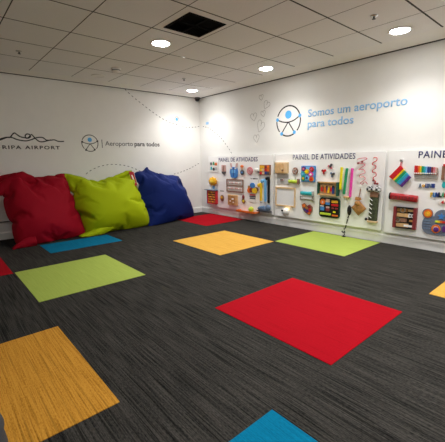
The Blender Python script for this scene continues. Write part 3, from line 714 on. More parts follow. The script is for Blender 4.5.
for x, z, a, b_, m_ in ((-.55, .55, .3, .3, 'orange'), (-.1, .2, .3, .25, 'tan'), (.45, .45, .32, .28, 'maroon'), (.6, -.1, .28, .28, 'red'), (-.35, -.1, .25, .25, 'dblue'), (.1, -.35, .28, .28, 'purple'), (.45, -.65, .26, .22, 'orange')):
    MB().P(disc(x * w, z * h, a * w, b_ * h, 6, .4), .025, .034).build('jigsaw_piece', m_, t)
def spinner(label, xl, yt, xr, yb, m1, m2, rot):
    t, W, H = item('fidget_spinner', label, 'toy', xl, yt, xr, yb, 'fidget spinners on the middle panel')
    w, h = W / 2, H / 2
    MB().P(disc(0, 0, w * .42, h * .42, 16), .012, .03).build('hub', m2, t)
    for k in range(3):
        a = rot + k * 2 * PI / 3; ca, sa = math.cos(a), math.sin(a)
        b = MB(); b.P(disc(ca * w * .62, sa * h * .62, w * .4, h * .4, 14), .008, .026)
        b.P([(-sa * w * .25, ca * h * .25), (ca * w * .6 - sa * w * .25, sa * h * .6 + ca * h * .25), (ca * w * .6 + sa * w * .25, sa * h * .6 - ca * h * .25), (sa * w * .25, -ca * h * .25)], .01, .024)
        b.build('arm', m1 if k else m2, t)
    MB().cyl((0, 0, 0), (0, -.012, 0), w * .25, 10).build('pin', 'chrome', t)
spinner('red and black fidget spinner, leftmost of the three', 321.8, 168.4, 326.6, 174.4, 'maroon', 'red', .6)
spinner('rose grey fidget spinner, topmost of the three', 328.2, 163.4, 333.4, 169.2, 'rose', 'dgrey', 1.0)
spinner('dark grey fidget spinner, lowest of the three', 330.3, 171.4, 335.2, 177.4, 'bluegrey', 'dgrey', .4)
t, W, H = item('peg_box', 'wooden box with green sides and hanging coloured pegs', 'toy', 319.2, 181.8, 339.6, 195.2)
w, h = W / 2, H / 2
f = MB(); f.B(-w * .92, w * .86, h * .86, h, 0, .09); f.B(-w * .92, w * .86, -h, -h * .84, 0, .09); f.B(-w * .92, w * .86, -h, h, 0, .01); f.build('case', 'wood', t)
MB().B(-w * .9, w * .84, -h * .84, h * .86, .01, .016).build('back', 'pinewood', t)
MB().B(-w, -w * .92, -h, h, 0, .092).build('side', 'dgreen', t); MB().B(w * .86, w, -h, h, 0, .092).build('side', 'dgreen', t)
for x, m_, l in ((-.62, 'red', .9), (-.3, 'orange', 1.1), (-.05, 'dblue', .6), (.05, 'yellow', 1.15), (.3, 'red', .8), (.5, 'dblue', 1.2)):
    pg = MB().cyl((x * w, -.05, h * .3), (x * w, -.05, h * .3 - l * h * .85), .017, 10).build('peg', m_, t)
    MB().ball((x * w, -.05, h * .3), .022, .02, .022, 10, 8).build('peg_head', 'tan' if m_ != 'dblue' else 'black', pg, True)
t, W, H = item('buckle_board', 'dark green rounded board of buckles, zips and labels', 'toy', 319.7, 197.6, 340.4, 217.6)
w, h = W / 2, H / 2
MB().P(rrect(-w, w, -h, h, .05), 0, .025).build('pad', 'dgreen', t)
MB().P(rrect(-w * .95, w * .95, -h * .94, h * .94, .045), .025, .03).build('face', 'black', t)
bb = lambda n, x0, x1, z0, z1, m_, d=.045: MB().P(rrect(x0 * w, x1 * w, z0 * h, z1 * h, .008, 3), .03, d).build(n, m_, t, bevel=.003)
o = MB().P(disc(-.62 * w, .55 * h, .24 * w, .29 * h, 18), .03, .05).build('orange_badge', 'orange', t); MB().P(disc(-.62 * w, .52 * h, .09 * w, .12 * h, 10), .05, .054).build('badge_mark', 'palerose', o)
bb('buckle', -.34, .06, .55, .86, 'palerose'); bb('buckle', -.34, .06, .28, .52, 'blue'); bb('label_strip', .22, .82, .52, .76, 'amber'); bb('label_strip', .22, .86, .2, .42, 'red')
bb('label_strip', -.9, -.5, .06, .18, 'grey'); bb('buckle', -.86, -.46, -.34, .04, 'blue'); bb('buckle', -.3, .04, -.06, .12, 'palerose'); bb('buckle', -.3, .04, -.36, -.08, 'maroon')
bb('label_strip', .24, .48, -.08, .06, 'maroon'); bb('label_strip', .58, .84, -.1, .06, 'maroon'); bb('button', .4, .64, -.46, -.3, 'lemon'); bb('zip_strip', -.88, .2, -.76, -.54, 'lime', .04); bb('label_strip', .3, .88, -.8, -.64, 'orange')
def pop_tube(label, m_, xl, yt, xr, yb, lean, tail):
    t, W, H = item('pop_tube', label, 'toy', xl, yt, xr, yb, 'ribbed hanging tubes on the middle panel')
    h = H / 2; r = .021
    n = 56; prof = []
    for i in range(n + 1):
        a = i / n; z = h - a * 2 * h
        prof.append(((lean * (a - .5), -.055, z), r * (.90 + .10 * (i % 2)) * (1 if 0 < i < n else .8)))
    b = MB(); k = 12; vs = []; fs = []
    for (p, rr) in prof: vs += [(p[0] + rr * math.cos(2 * PI * j / k), p[1] + rr * math.sin(2 * PI * j / k), p[2]) for j in range(k)]
    for i in range(n): fs += [(i * k + j, i * k + (j + 1) % k, (i + 1) * k + (j + 1) % k, (i + 1) * k + j) for j in range(k)]
    fs += [tuple(range(k)), tuple(n * k + j for j in range(k))]
    b.add(vs, fs); b.build('tube', m_, t, True)
    MB().cyl((-lean * .5, 0, h * .93), (-lean * .5, -.06, h * .93), .012, 8).build('hook', 'grey', t)
    if tail: MB().tube(spline([(lean * .5, -.05, -h), (lean * .5 - .01, -.02, -h - .1), (lean * .5, -.012, -h - tail)]), .005, 6).build('cord', 'grey', t)
pop_tube('yellow ribbed tube hanging on the middle panel', 'lemon', 340.4, 167, 344.2, 189.5, -.008, .12)
pop_tube('green ribbed tube hanging between the yellow and pink ones', 'green', 344.3, 168, 349, 194.2, -.03, 0)
pop_tube('hot pink ribbed tube hanging rightmost of the three', 'pink', 350.6, 168, 354.2, 197.2, -.012, 0)
t, W, H = item('ring_holder', 'small wooden ring under the green and pink tubes', 'toy', 345, 195, 350.7, 198.8)
MB().tube([(W * .45 * math.cos(a), -.045 - .035 * math.sin(a), 0) for a in [2 * PI * i / 20 for i in range(20)]], .014, 8, closed=True).build('ring', 'wood', t, True)
MB().B(-.02, .02, -.014, .014, 0, .02).build('bracket', 'white', t)
def wire_maze(name, label, pts_px, m_, bead_px, bead_m, r=.005):
    u0, u1, z0, z1 = ubox(min(p[0] for p in pts_px), min(p[1] for p in pts_px), max(p[0] for p in pts_px), max(p[1] for p in pts_px))
    cu, cz = (u0 + u1) / 2, (z0 + z1) / 2
    t = thing(name, label, 'toy', (-PF, -cu, cz), -PI / 2)
    L = []
    for i, (x, y) in enumerate(pts_px):
        u, z = RW(x, y); L.append((u - cu, -.035 if 0 < i < len(pts_px) - 1 else 0.0, z - cz))
    MB().tube(spline(L, 8), r, 8).build('wire', m_, t, True)
    for x, y in bead_px:
        u, z = RW(x, y); MB().ball((u - cu, -.035, z - cz), .016, .015, .016, 12, 8).build('bead', bead_m, t, True)
def q(pts): return [(335 + x * .1191, 150 + y * .119) for x, y in pts]
wire_maze('wire_maze', 'zigzag red and white wire maze at upper right of middle panel', q([(190, 78), (215, 72), (262, 66), (278, 74), (240, 92), (205, 108), (235, 112), (262, 125), (228, 150), (210, 165), (250, 165), (262, 190), (225, 205), (215, 225), (255, 225), (262, 245), (225, 275), (240, 285), (262, 265), (272, 285)]), 'rose', q([(205, 110), (238, 98)]), 'maroon')
wire_maze('curly_maze', 'curly red wire maze nearest the right edge of middle panel', q([(325, 70), (340, 62), (362, 68), (358, 90), (330, 105), (325, 122), (350, 130), (352, 150), (328, 168), (328, 188), (352, 192), (354, 215), (332, 230), (335, 255), (352, 262), (342, 285), (365, 283)]), 'red', q([(332, 255), (345, 278), (364, 282)]), 'maroon', .0055)
t, W, H = item('leather_pouch', 'tan leather pouch hanging corner down on a cord', 'toy', 352, 196.8, 367.4, 215.6)
w, h = W / 2, H / 2
def pouch():
    n = 14; vs = []; fs = []
    for side in (0, 1):
        for i in range(n + 1):
            for j in range(n + 1):
                a, b_ = i / n * 2 - 1, j / n * 2 - 1
                x = (a - b_) * .5 * w; z = (a + b_) * .5 * h * .82 - h * .18
                th = max(0, (1 - a * a) * (1 - b_ * b_)) ** .6 * .035 * (1 + .5 * noise.noise(Vector((x * 9, z * 9, side))))
                vs.append((x, -.035 - (th if side else -th * .8), z))
        o = side * (n + 1) ** 2
        for i in range(n):
            for j in range(n): fs.append((o + i * (n + 1) + j, o + i * (n + 1) + j + 1, o + (i + 1) * (n + 1) + j + 1, o + (i + 1) * (n + 1) + j))
    return MB().add(vs, fs)
pouch().build('pouch', 'tan', t, True)
MB().ball((-w * .12, -.075, h * .34), w * .36, .03, h * .24, 16, 10, fn=lambda d: 1 + .15 * noise.noise(d * 3)).build('flap', 'tan', t, True)
MB().P([(-w * .5, h * .66), (-w * .05, h * .62), (w * .28, h * .7), (w * .2, h * .95), (-w * .42, h)], .03, .06).build('collar', 'tan', t)
MB().tube([(-w * .05, -.045, h * .9), (0, -.02, h * 1.4), (0, -.004, h * 1.85)], .008, 6).build('cord', 'wood_dark', t)
t, W, H = item('hanging_handset', 'black handset with a black and white braided cord hanging to the floor', 'toy', 345.8, 204.6, 351.2, 237.6)
w, h = W / 2, H / 2
MB().ball((.02, -.05, h * .68), .031, .035, h * .31, 18, 12).build('handset', 'black', t, True)
pts = spline([(.02, -.05, h * .45), (.0, -.045, h * .15), (-.03, -.04, -.1), (-.045, -.05, -h * .45), (-.03, -.055, -h * .72), (-.045, -.06, -h * .88)], 8)
MB().tube(pts, .009, 8).build('cord', 'black', t, True)
for i in range(2, len(pts) - 3, 5): MB().tube(pts[i:i + 2], .0105, 8).build('braid_band', 'white', t, True)
MB().ball((-.04, -.06, -h * .94), .028, .03, h * .07, 12, 8, fn=lambda d: 1 + .2 * noise.noise(d * 4)).build('plug', 'black', t, True)
MB().tube([(-.04, -.06, -h * .72), (-.075, -.06, -h * .63)], .012, 8).build('loose_end', 'dgrey', t)
t, W, H = item('lacing_boot', 'tall olive cloth boot with pale laces and a checked bow on top', 'toy', 369.2, 186, 379.4, 222.4)
w, h = W / 2, H / 2
MB().P([(-w * .8, -h * .92), (w * .85, -h * .92), (w * .95, h * .6), (-w * .7, h * .6)], 0, .07).build('shaft', 'camo', t, bevel=.015)
MB().P([(-w * .75, h * .4), (w * .95, h * .4), (w * .8, h * .82), (-w * .6, h * .82)], .005, .078).build('cuff', 'wood_dark', t, bevel=.012)
for s in (-1, 1): MB().ball((s * w * .75, -.07, h * .84), w * .75, .04, h * .18, 16, 10, fn=lambda d: 1 + .15 * noise.noise(d * 5)).build('bow_loop', 'checker', t, True)
MB().ball((0, -.095, h * .82), w * .3, .03, h * .1).build('bow_knot', 'checker', t, True)
for k in range(5): MB().tube([(-w * .7, -.076, h * (.34 - .24 * k)), (-w * .1, -.08, h * (.22 - .24 * k))], .0055, 6).build('lace', 'panel', t)
MB().B(-w * .95, w * .95, -h, -h * .9, 0, .085).build('sole', 'pinewood', t, bevel=.004)
MB().ball((-w * 1.35, -.03, -h * .86), .02).build('toggle', 'black', t, True); MB().tube([(-w * 1.3, -.03, -h * .86), (-w * .7, -.03, -h * .88)], .008, 6).build('toggle_cord', 'wood_dark', t)

# ---- right panel
def q3(x, y): return RW(385 + x * .0951, 148 + y * .0951)
c0 = [q3(175, 180), q3(55, 300), q3(190, 410), q3(287, 308)]
cu = sum(p[0] for p in c0) / 4; cz = sum(p[1] for p in c0) / 4
t = thing('rainbow_square', 'rainbow striped square pot holder hung by one corner', 'toy', (-PF, -cu, cz), -PI / 2)
A, Bq, Cq, D = [Vector((p[0] - cu, p[1] - cz)) for p in c0]
ms = ['red', 'yellow', 'green', 'teal', 'blue', 'purple']; ed = [0, .3, .42, .58, .72, .84, 1.0]
for i, m_ in enumerate(ms):
    a0, a1 = ed[i], ed[i + 1]
    poly = [A.lerp(D, a0), A.lerp(D, a1), Bq.lerp(Cq, a1), Bq.lerp(Cq, a0)]
    MB().P([(p.x, p.y) for p in poly], .02, .045).build('stripe', m_, t, bevel=.006)
MB().tube([A.to_3d().xzy + Vector((0, -.03, 0)), Vector((A.x, -.02, A.y + .05)), Vector((A.x, 0, A.y + .065))], .008, 6).build('hanging_loop', 'rose', t)
MB().cyl((A.x, 0, A.y + .055), (A.x, -.035, A.y + .055), .016, 10).build('hook', 'chrome', t)
t, W, H = item('xylophone', 'rainbow xylophone of upright bars with tubes hanging below', 'toy', 415, 165.4, 437.9, 176)
w, h = W / 2, H / 2
MB().B(-w, w, -h * .78, -h * .5, 0, .035).build('lower_rail', 'wood_dark', t); MB().B(-w, w, h * .3, h * .55, 0, .035).build('upper_rail', 'wood_dark', t)
xm_ = ['red', 'red', 'orange', 'yellow', 'green', 'teal', 'skyblue', 'dblue', 'dblue', 'maroon', 'rose', 'palerose']
for i, m_ in enumerate(xm_):
    x = -w + (i + .5) * 2 * w / 12; s = 1 - .03 * i
    br = MB().B(x - w / 14, x + w / 14, -h * .72, h * s, .035, .055).build('bar', m_, t, bevel=.003)
    MB().ball((x, -.058, -h * .5), .009, .006, .009, 8, 6).build('screw', 'white', br)
    MB().cyl((x, -.02, -h * .7), (x, -.02, -h * (1.35 + .05 * (i % 3))), .011, 8).build('resonator', 'grey', t)
def blocks(cols, x0, x1, yt, yb, what):
    for i, (m_, s) in enumerate(cols):
        a = x0 + (x1 - x0) * i / len(cols); b_ = x0 + (x1 - x0) * (i + .88) / len(cols)
        t, W, H = item('letter_block', what(i), 'letter', a, yt, b_, yb, 'magnetic letters on the right panel')
        w, h = W / 2, H / 2
        if s == 'O': o = MB().ring(0, 0, w * .45, w, 0, .022)
        elif s == 'L': o = MB().P([(-w, -h), (w, -h), (w, -h * .45), (-w * .3, -h * .45), (-w * .3, h), (-w, h)], 0, .022)
        elif s == 'U': o = MB().P([(-w, -h), (w, -h), (w, h), (w * .4, h), (w * .4, -h * .4), (-w * .4, -h * .4), (-w * .4, h), (-w, h)], 0, .022)
        elif s == 'F': o = MB().P([(-w, -h), (-w * .3, -h), (-w * .3, -h * .1), (w * .6, -h * .1), (w * .6, h * .3), (-w * .3, h * .3), (-w * .3, h * .55), (w, h * .55), (w, h), (-w, h)], 0, .022)
        elif s == 'N': o = MB().P([(-w, -h), (-w * .5, -h), (-w * .5, h * .2), (w * .45, -h), (w, -h), (w, h), (w * .5, h), (w * .5, -h * .2), (-w * .45, h), (-w, h)], 0, .022)
        elif s == 'A': o = MB().P([(-w, -h), (-w * .5, -h), (-w * .3, -h * .4), (w * .3, -h * .4), (w * .5, -h), (w, -h), (w * .3, h), (-w * .3, h)], 0, .022)
        else: o = MB().P(rrect(-w, w, -h, h, .006, 2), 0, .022)
        o.build('letter', m_, t)
ordn = ['first', 'second', 'third', 'fourth', 'fifth', 'sixth']
cn = {'bluegrey': 'grey', 'amber': 'yellow', 'dblue': 'navy', 'black': 'black', 'yellow': 'yellow', 'green': 'green', 'red': 'red', 'blue': 'blue', 'maroon': 'maroon'}
r1 = [('bluegrey', 'A'), ('amber', 'O'), ('dblue', 'U'), ('bluegrey', 'N'), ('dblue', 'B')]
blocks(r1, 419, 435.4, 183.6, 187.8, lambda i: f'small {cn[r1[i][0]]} letter, {ordn[i]} in the row under the xylophone')
r2 = [('yellow', 'F'), ('blue', 'U'), ('dblue', 'N'), ('black', 'L'), ('green', 'A'), ('red', 'B')]
blocks(r2, 430.6, 447.5, 192.4, 197.2, lambda i: f'small {cn[r2[i][0]]} letter, {ordn[i]} in the row above the grey felt board')
t, W, H = item('toy_plane', 'small white piece with red and dark wedges above the grey felt board', 'toy', 437.6, 199.4, 448.5, 205)
w, h = W / 2, H / 2
MB().P([(-w, h * .3), (-w * .2, h), (w, h * .4), (w, -h * .4), (-w * .3, -h * .8), (-w * .9, -h * .3)], 0, .02).build('body', 'white', t)
MB().P([(-w * .3, -h * .2), (w * .1, h * .7), (w * .3, -h * .5)], .02, .028).build('wedge', 'red', t); MB().P([(.3 * w, -h * .4), (w * .5, h * .4), (w * .85, -h * .3)], .02, .028).build('wedge', 'black', t)
t, W, H = item('red_roll', 'glossy red roll with dark printed band and black end', 'toy', 390.6, 193, 418.7, 201.4)
w, h = W / 2, H / 2
MB().cyl((-w * .95, -.055, .01), (w, -.055, -.01), .042, 20).build('tube', 'darkred', t, True)
for x, l in ((-.7, .12), (-.45, .2), (-.2, .1), (.02, .14), (.25, .2), (.5, .14), (.74, .12)): MB().B(w * (x - l / 2), w * (x + l / 2), -.022, .016, .088, .0985).build('print', 'maroon', t)
MB().cyl((-w, -.055, .01), (-w * .9, -.055, .0095), .044, 20).build('end_cap', 'black', t, True)
for s in (-1, 1): MB().B(s * w * .6 - .02, s * w * .6 + .02, -.02, .02, 0, .02).build('clip', 'white', t)
t, W, H = item('latch_box', 'maroon framed box with four rows of wooden latches', 'toy', 394.2, 207, 417.2, 228.2)
w, h = W / 2, H / 2; e = .035
MB().B(-w, -w + e, -h, h, 0, .07).build('side_rail', 'maroon', t); MB().B(w - e, w, -h, h, 0, .07).build('side_rail', 'maroon', t)
MB().B(-w + e, w - e, h - e * .4, h, 0, .068).build('end_rail', 'black', t); MB().B(-w + e, w - e, -h, -h + e * .4, 0, .068).build('end_rail', 'black', t)
MB().B(-w + e, w - e, -h, h, 0, .012).build('back', 'black', t)
for r in range(4):
    z = h * (.72 - .48 * r); 
    row = MB().B(-w + e * 1.1, w * (.34 if r % 2 else .18), z - h * .17, z + h * .17, .012, .045).build('slat', ('tan', 'wood', 'wood_dark', 'wood')[r], t)
    if r == 0: MB().ring(-w * .2, z, .022, .034, .045, .053).build('latch_ring', 'chrome', row); MB().B(w * .25, w * .75, z - h * .1, z + h * .1, .012, .045).build('slat', 'wood', t)
    if r == 1:
        for x in (.45, .7): MB().ring(w * x, z, .014, .024, .03, .045).build('buckle_ring', 'panel', t)
        MB().B(w * .3, w * .38, z - .025, z + .025, .012, .04).build('pin', 'panel', t)
    if r == 2: MB().ring(-w * .6, z, .02, .032, .045, .053).build('latch_ring', 'chrome', row); MB().B(w * .4, w * .8, z - h * .09, z + h * .09, .012, .04).build('slat', 'tan', t)
    if r == 3: MB().B(w * .0, w * .82, z - h * .09, z + h * .09, .045, .06).build('bolt', 'panel', t)
t, W, H = item('felt_board', 'slate grey felt board with orange discs and blue star, at the right edge', 'toy', 421.8, 209, 452.5, 235.6)
w, h = W / 2, H / 2
b = MB(); b.P(disc(-.64 * w, .62 * h, .36 * w, .36 * h), 0, .02); b.build('lobe', 'boardgrey', t)
MB().P(disc(.38 * w, .45 * h, .55 * w, .54 * h), 0, .022).build('lobe', 'boardgrey', t)
MB().P(rrect(-.95 * w, w, -.95 * h, .45 * h, .09), 0, .024).build('body', 'boardgrey', t)
o = MB().P(disc(-.6 * w, .62 * h, .3 * w, .32 * h), .024, .036).build('disc', 'orange', t); MB().P(disc(-.6 * w, .6 * h, .18 * w, .19 * h), .036, .044).build('disc_centre', 'amber', o)
st = [(.3 * w + (.26 if i % 2 == 0 else .12) * w * math.cos(PI / 2 + i * PI / 5), .48 * h + (.27 if i % 2 == 0 else .13) * h * math.sin(PI / 2 + i * PI / 5)) for i in range(10)]
MB().P(st, .024, .034).build('star', 'blue', t)
for i, m_ in enumerate(('lime', 'yellow', 'orange', 'red', 'maroon')): MB().B(w * (-.08 + i * .16), w * (.08 + i * .16), h * .0, h * .16, .024, .034).build('colour_bar', m_, t)
o = MB().P(disc(.02 * w, -.48 * h, .3 * w, .32 * h), .024, .036).build('disc', 'orange', t); MB().P(disc(.02 * w, -.48 * h, .2 * w, .22 * h, 6), .036, .044).build('disc_centre', 'palerose', o); MB().ball((.06 * w, -.048, -.52 * h), .03, .01, .03, 10, 6).build('disc_knob', 'purple', o)
MB().P(rrect(.42 * w, .95 * w, -.66 * h, -.2 * h, .02), .024, .034).build('pocket', 'purple', t)
b = MB()
for k in range(4): b.B(-.86 * w, -.36 * w, h * (.02 - k * .2), h * (.1 - k * .2), .024, .03)
b.build('ribbing', 'bluegrey', t)
t, W, H = item('hanging_toy', 'red topped stand with a turquoise pendant, cut by the right edge', 'toy', 443.0, 164, 452, 188.4)
w, h = W / 2, H / 2
MB().B(-w, w, h * .82, h, 0, .06).build('roof', 'red', t)
for s in (-1, 1): MB().B(s * w * .9 - .014, s * w * .9 + .014, h * -.3, h * .82, 0, .05).build('post', 'wood_dark', t)
MB().cyl((-w * .6, -.03, h * .8), (-w * .6, -.03, -h * .55), .004, 6).build('cord', 'pencil', t)
MB().P(disc(-w * .5, -h * .72, w * .42, h * .26, 16), .01, .035).build('pendant', 'teal', t)

# ------------------------------------------------------------------ bean bags
def resample(pts, n):
    pts = spline(pts, 10); L = [0]
    for a, b in zip(pts, pts[1:]): L.append(L[-1] + (b - a).length)
    out = []
    for i in range(n + 1):
        s = L[-1] * i / n; k = 0
        while k < len(L) - 2 and L[k + 1] < s: k += 1
        out.append(pts[k].lerp(pts[k + 1], min(1, max(0, (s - L[k]) / max(1e-9, L[k + 1] - L[k])))))
    return out
def pillow_sim(n, seed, frames, pressure, slack, loose_from):
    """Two square sheets of cloth sewn at the edges and blown up a little: gives the folds and gathers of a filled sack."""
    N = n + 1; vs = []; fs = []; idx = {}
    for side in (0, 1):
        for j in range(N):
            for i in range(N):
                if side and (i in (0, n) or j in (0, n)): idx[(1, i, j)] = idx[(0, i, j)]; continue
                s, t_ = i / n, j / n; b_ = (1 - (2 * s - 1) ** 2) * (1 - (2 * t_ - 1) ** 2)
                y = (-1 if side == 0 else 1) * 0.05 * b_ + 0.010 * b_ * noise.noise(Vector((s * 6, t_ * 6, seed + side * 9)))
                idx[(side, i, j)] = len(vs); vs.append(((s - .5) * 1.3, y, (t_ - .5) * 1.3))
    for side in (0, 1):
        for j in range(n):
            for i in range(n):
                f = (idx[(side, i, j)], idx[(side, i + 1, j)], idx[(side, i + 1, j + 1)], idx[(side, i, j + 1)]); fs.append(f if side == 0 else f[::-1])
    me = bpy.data.meshes.new('cloth_study'); me.from_pydata(vs, [], fs)
    o = bpy.data.objects.new('cloth_study', me); COL.objects.link(o)
    gp = o.vertex_groups.new(name='filled')
    for (sd, i, j), q_ in idx.items():
        t_ = j / n; gp.add([q_], 1.0 if t_ < loose_from else max(.03, 1 - (t_ - loose_from) / .36), 'REPLACE')
    md = o.modifiers.new('cloth', 'CLOTH'); c = md.settings
    c.quality = 6; c.mass = 0.25; c.air_damping = 2.0
    c.tension_stiffness = 40; c.compression_stiffness = 40; c.shear_stiffness = 12; c.bending_stiffness = 0.012
    c.tension_damping = 8; c.compression_damping = 8; c.shear_damping = 8; c.bending_damping = .5
    c.use_pressure = True; c.uniform_pressure_force = pressure; c.vertex_group_pressure = 'filled'
    c.effector_weights.gravity = 0; c.shrink_min = -slack
    md.collision_settings.use_collision = False; md.point_cache.frame_start = 1; md.point_cache.frame_end = frames
    S.frame_start = 1; S.frame_end = frames
    for f in range(1, frames + 1): S.frame_set(f)
    ev = o.evaluated_get(bpy.context.evaluated_depsgraph_get()); P = [v.co.copy() for v in ev.data.vertices]
    bpy.data.objects.remove(o); bpy.data.meshes.remove(me); S.frame_set(1)
    return P, idx, fs
def bean_bag(name, label, m_, y0, k, bot, top, left, right, thick, seed, extra):
    """Soft sack: the filled cloth square laid into a four-sided outline on a plane that leans back to the wall."""
    n = 56
    yaw, xc = extra.get('yaw', 0), extra.get('xc', 0)
    P3 = lambda L: [LEAN(u, v, y0, k, yaw, xc) for u, v in L]
    Bc, Tc, Lc, Rc = [resample(P3(e), n) for e in (bot, top, left, right)]
    nrm = Vector((yaw, -1, k)).normalized(); ex = Vector((1, yaw, 0)).normalized(); up = ex.cross(-nrm).normalized()
    if up.z < 0: up = -up
    ctr = Vector((sum(p.x for p in Bc) / (n + 1), sum(p.y for p in Bc) / (n + 1), 0))
    P, idx, fs = pillow_sim(n, seed, extra.get('frames', 40), extra.get('pressure', 1.5), extra.get('slack', .05), extra.get('loose', .55))
    def sm(L):
        L = [p.copy() for p in L]
        for _ in range(140): L = [L[0]] + [L[i - 1] * .25 + L[i] * .5 + L[i + 1] * .25 for i in range(1, len(L) - 1)] + [L[-1]]
        return L
    sb, st, sl, sr = (sm([P[idx[(0, i, 0)]] for i in range(n + 1)]), sm([P[idx[(0, i, n)]] for i in range(n + 1)]),
                      sm([P[idx[(0, 0, j)]] for j in range(n + 1)]), sm([P[idx[(0, n, j)]] for j in range(n + 1)]))
    def coons(B_, T_, L_, R_, i, j):
        s, t_ = i / n, j / n
        return (1 - t_) * B_[i] + t_ * T_[i] + (1 - s) * L_[j] + s * R_[j] - ((1 - s) * (1 - t_) * B_[0] + s * (1 - t_) * B_[n] + (1 - s) * t_ * T_[0] + s * t_ * T_[n])
    ymax = max(-p.y for p in P)
    out = [None] * len(P)
    inp = extra.get('inplane', .75)
    for (side, i, j), v in idx.items():
        if out[v] is not None: continue
        q_ = coons(Bc, Tc, Lc, Rc, i, j); r = P[v] - coons(sb, st, sl, sr, i, j)
        f = thick / ymax * (1 if r.y < 0 else .8)
        w_ = q_ + ex * (r.x * inp) + up * (r.z * inp) + nrm * (-r.y * f)
        w_.z = max(w_.z, 0.006); w_.y = min(w_.y, -0.02)
        out[v] = w_ - ctr
    t = thing(name, label, 'bean bag', ctr, 0, 'bean bags along the left wall')
    o = MB().add(out, fs).build('bag', m_, t, True)
    md = o.modifiers.new('smooth', 'SUBSURF'); md.levels = 1; md.render_levels = 1
    return t, ctr, None, nrm

def loose_flap(t, ctr, m_, px, y0, k, thick, seed):
    """A limp slumped roll of spare cloth along a path of (u, v, half width)."""
    pts = [LEAN(u, v, y0, k) - ctr for u, v, _ in px]; rs = [w_ for _, _, w_ in px]
    P4 = spline([(p.x, p.y, p.z) for p in pts], 6); rr = []
    for i in range(len(rs) - 1): rr += [rs[i] + (rs[i + 1] - rs[i]) * j / 6 for j in range(6)]
    rr.append(rs[-1]); b = MB(); n = 14; vs = []; fs = []
    for i, p in enumerate(P4):
        tg = (P4[min(i + 1, len(P4) - 1)] - P4[max(i - 1, 0)]).normalized(); a = Vector((0, 1, 0)); a = (a - tg * a.dot(tg)).normalized(); c = tg.cross(a)
        for j in range(n):
            th = 2 * PI * j / n; w_ = 1 + .28 * noise.noise(Vector((i * .25, math.cos(th) * 1.3, math.sin(th) * 1.3 + seed)))
            vs.append(p + (a * math.cos(th) * thick + c * math.sin(th) * rr[i]) * w_)
    for i in range(len(P4) - 1): fs += [(i * n + j, i * n + (j + 1) % n, (i + 1) * n + (j + 1) % n, (i + 1) * n + j) for j in range(n)]
    fs += [tuple(range(n)), tuple((len(P4) - 1) * n + j for j in range(n))]
    b.add(vs, fs); return b.build('loose_corner', m_, t, True)

t, c, g, nr = bean_bag('bean_bag', 'red bean bag, leftmost of three leaning on the wall', 'bag_red', -0.64, 0.38,
    [(17, 246), (32, 246), (50, 245), (68, 240.5), (86, 233.5)], [(-1, 176), (18, 173), (32, 177), (48, 175), (65, 173)],
    [(17, 246), (12.5, 234), (6, 214), (1, 196), (-1, 176)], [(86, 233.5), (80, 215), (73, 195), (65, 173)], 0.26, 1.0,
    dict(yaw=.12, xc=-3.3, fans=[(0, 0, .016), (1, 1, .012), (.0, 1, .014), (1, 0, .008)], creases=[(.02, .14, .34, .06, .03, .03), (.55, .02, .66, .2, .025, .03), (.3, .93, .95, .88, .03, .03)]))
loose_flap(t, c, 'bag_red', [(34, 180, .05), (27, 179.5, .10), (18, 180.5, .12), (8, 186, .10), (0, 191, .07), (-6, 195, .02)], -0.70, 0.36, .07, 2)
loose_flap(t, c, 'bag_red', [(36, 241, .07), (27, 243, .065), (19, 246, .04), (12.5, 249, .01)], -0.76, 0.0, .045, 3)
t, c, g, nr = bean_bag('bean_bag', 'lime green bean bag in the middle of the three', 'bag_green', -0.58, 0.28,
    [(85, 233.5), (97, 234), (115, 232.5), (135, 229.5), (151, 224)], [(64, 173), (82, 177), (97, 180), (113, 176), (131, 173)],
    [(85, 233.5), (83, 226), (74, 205), (64, 173)], [(151, 224), (146, 206), (138, 188), (131, 173)], 0.34, 2.0,
    dict(yaw=-.04, xc=-2.2, fans=[(0, 1, .02), (0, 0, .016), (1, 1, .012), (1, 0, .008)], creases=[(.12, .36, .55, .42, .035, .028), (.18, .5, .40, .66, .02, .03), (.1, .95, .45, .9, .03, .025)]))
loose_flap(t, c, 'bag_green', [(111, 179, .015), (115, 177.5, .03), (122, 175.5, .045), (127, 173, .04), (131, 171, .012)], -0.56, 0.2, .04, 4)
loose_flap(t, c, 'bag_green', [(112, 226, .05), (103, 230, .07), (94, 233, .06), (86, 235, .035), (80, 236.5, .008)], -0.68, 0.1, .06, 5)
b = MB()
tg = LEAN(131, 179, -0.62, .2) - c
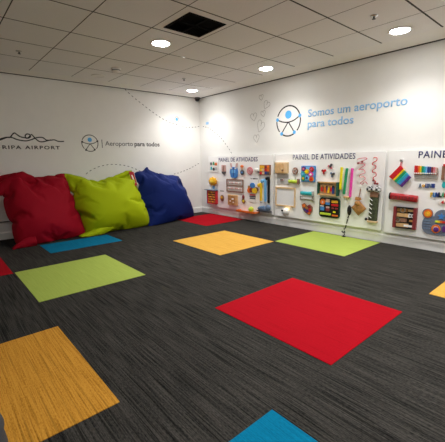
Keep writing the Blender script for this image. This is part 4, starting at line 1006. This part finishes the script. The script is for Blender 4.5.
b.add([(tg.x - .03, tg.y, tg.z + .13), (tg.x + .05, tg.y - .01, tg.z + .12), (tg.x + .10, tg.y - .02, tg.z - .11), (tg.x + .03, tg.y - .03, tg.z - .12),
       (tg.x - .03, tg.y + .01, tg.z + .13), (tg.x + .05, tg.y, tg.z + .12), (tg.x + .10, tg.y - .01, tg.z - .11), (tg.x + .03, tg.y - .02, tg.z - .12)],
      [(0, 1, 2, 3), (7, 6, 5, 4), (0, 4, 5, 1), (1, 5, 6, 2), (2, 6, 7, 3), (3, 7, 4, 0)])
lab = b.build('label_tag', 'red', t); lab['label'] = 'red sewn tag with a white stripe'
MB().add([(tg.x + .005, tg.y - .006, tg.z + .07), (tg.x + .03, tg.y - .008, tg.z + .07), (tg.x + .065, tg.y - .03, tg.z - .07), (tg.x + .04, tg.y - .03, tg.z - .07)], [(0, 1, 2, 3)]).build('tag_stripe', 'white', lab)
t, c, g, nr = bean_bag('bean_bag', 'royal blue bean bag, rightmost, nearest the room corner', 'bag_blue', -0.52, 0.28,
    [(149, 229), (162, 226), (178, 222), (190, 218.5), (194, 215)], [(135, 173), (139, 172), (143.5, 171), (147, 166), (151, 170), (157, 172), (168, 174.5), (179, 176.5)],
    [(149, 229), (146, 212), (139, 192), (134, 173)], [(194, 215), (190, 203), (184, 188), (179, 176.5)], 0.27, 3.0,
    dict(yaw=.28, xc=-1.2, fans=[(0, 1, .018), (1, 1, .016), (0, 0, .012), (1, 0, .008)], creases=[(.1, .42, .5, .48, .022, .03), (.1, .3, .45, .28, .02, .03), (.2, .92, .9, .9, .03, .03)]))

# dark round pouf just inside the lower left of the view
t = thing('pouf', 'dark grey round pouf at the lower left edge of the photo', 'pouf', (-4.60, -4.46, 0.004))
MB().lathe([(0, 0), (.17, 0), (.19, .02), (.195, .06), (.19, .10), (.185, .13)], n=40).build('body', 'pouf', t, True)
MB().lathe([(.185, .13), (.192, .15), (.18, .185), (.12, .2), (0, .203)], n=40).build('cushion', 'pouf', t, True)

# ------------------------------------------------------------------ light and output
wd = bpy.data.worlds.new('world'); S.world = wd; wd.use_nodes = True
wd.node_tree.nodes['Background'].inputs[0].default_value = (0.9, 0.95, 1, 1); wd.node_tree.nodes['Background'].inputs[1].default_value = 0.02
S.view_settings.view_transform = 'Standard'; S.view_settings.look = 'None'; S.view_settings.gamma = 1; S.view_settings.use_curve_mapping = False
S.render.filter_size = 1.0
S.view_settings.exposure = 1.90
S.cycles.use_denoising = True
S.cycles.max_bounces = 10; S.cycles.diffuse_bounces = 6
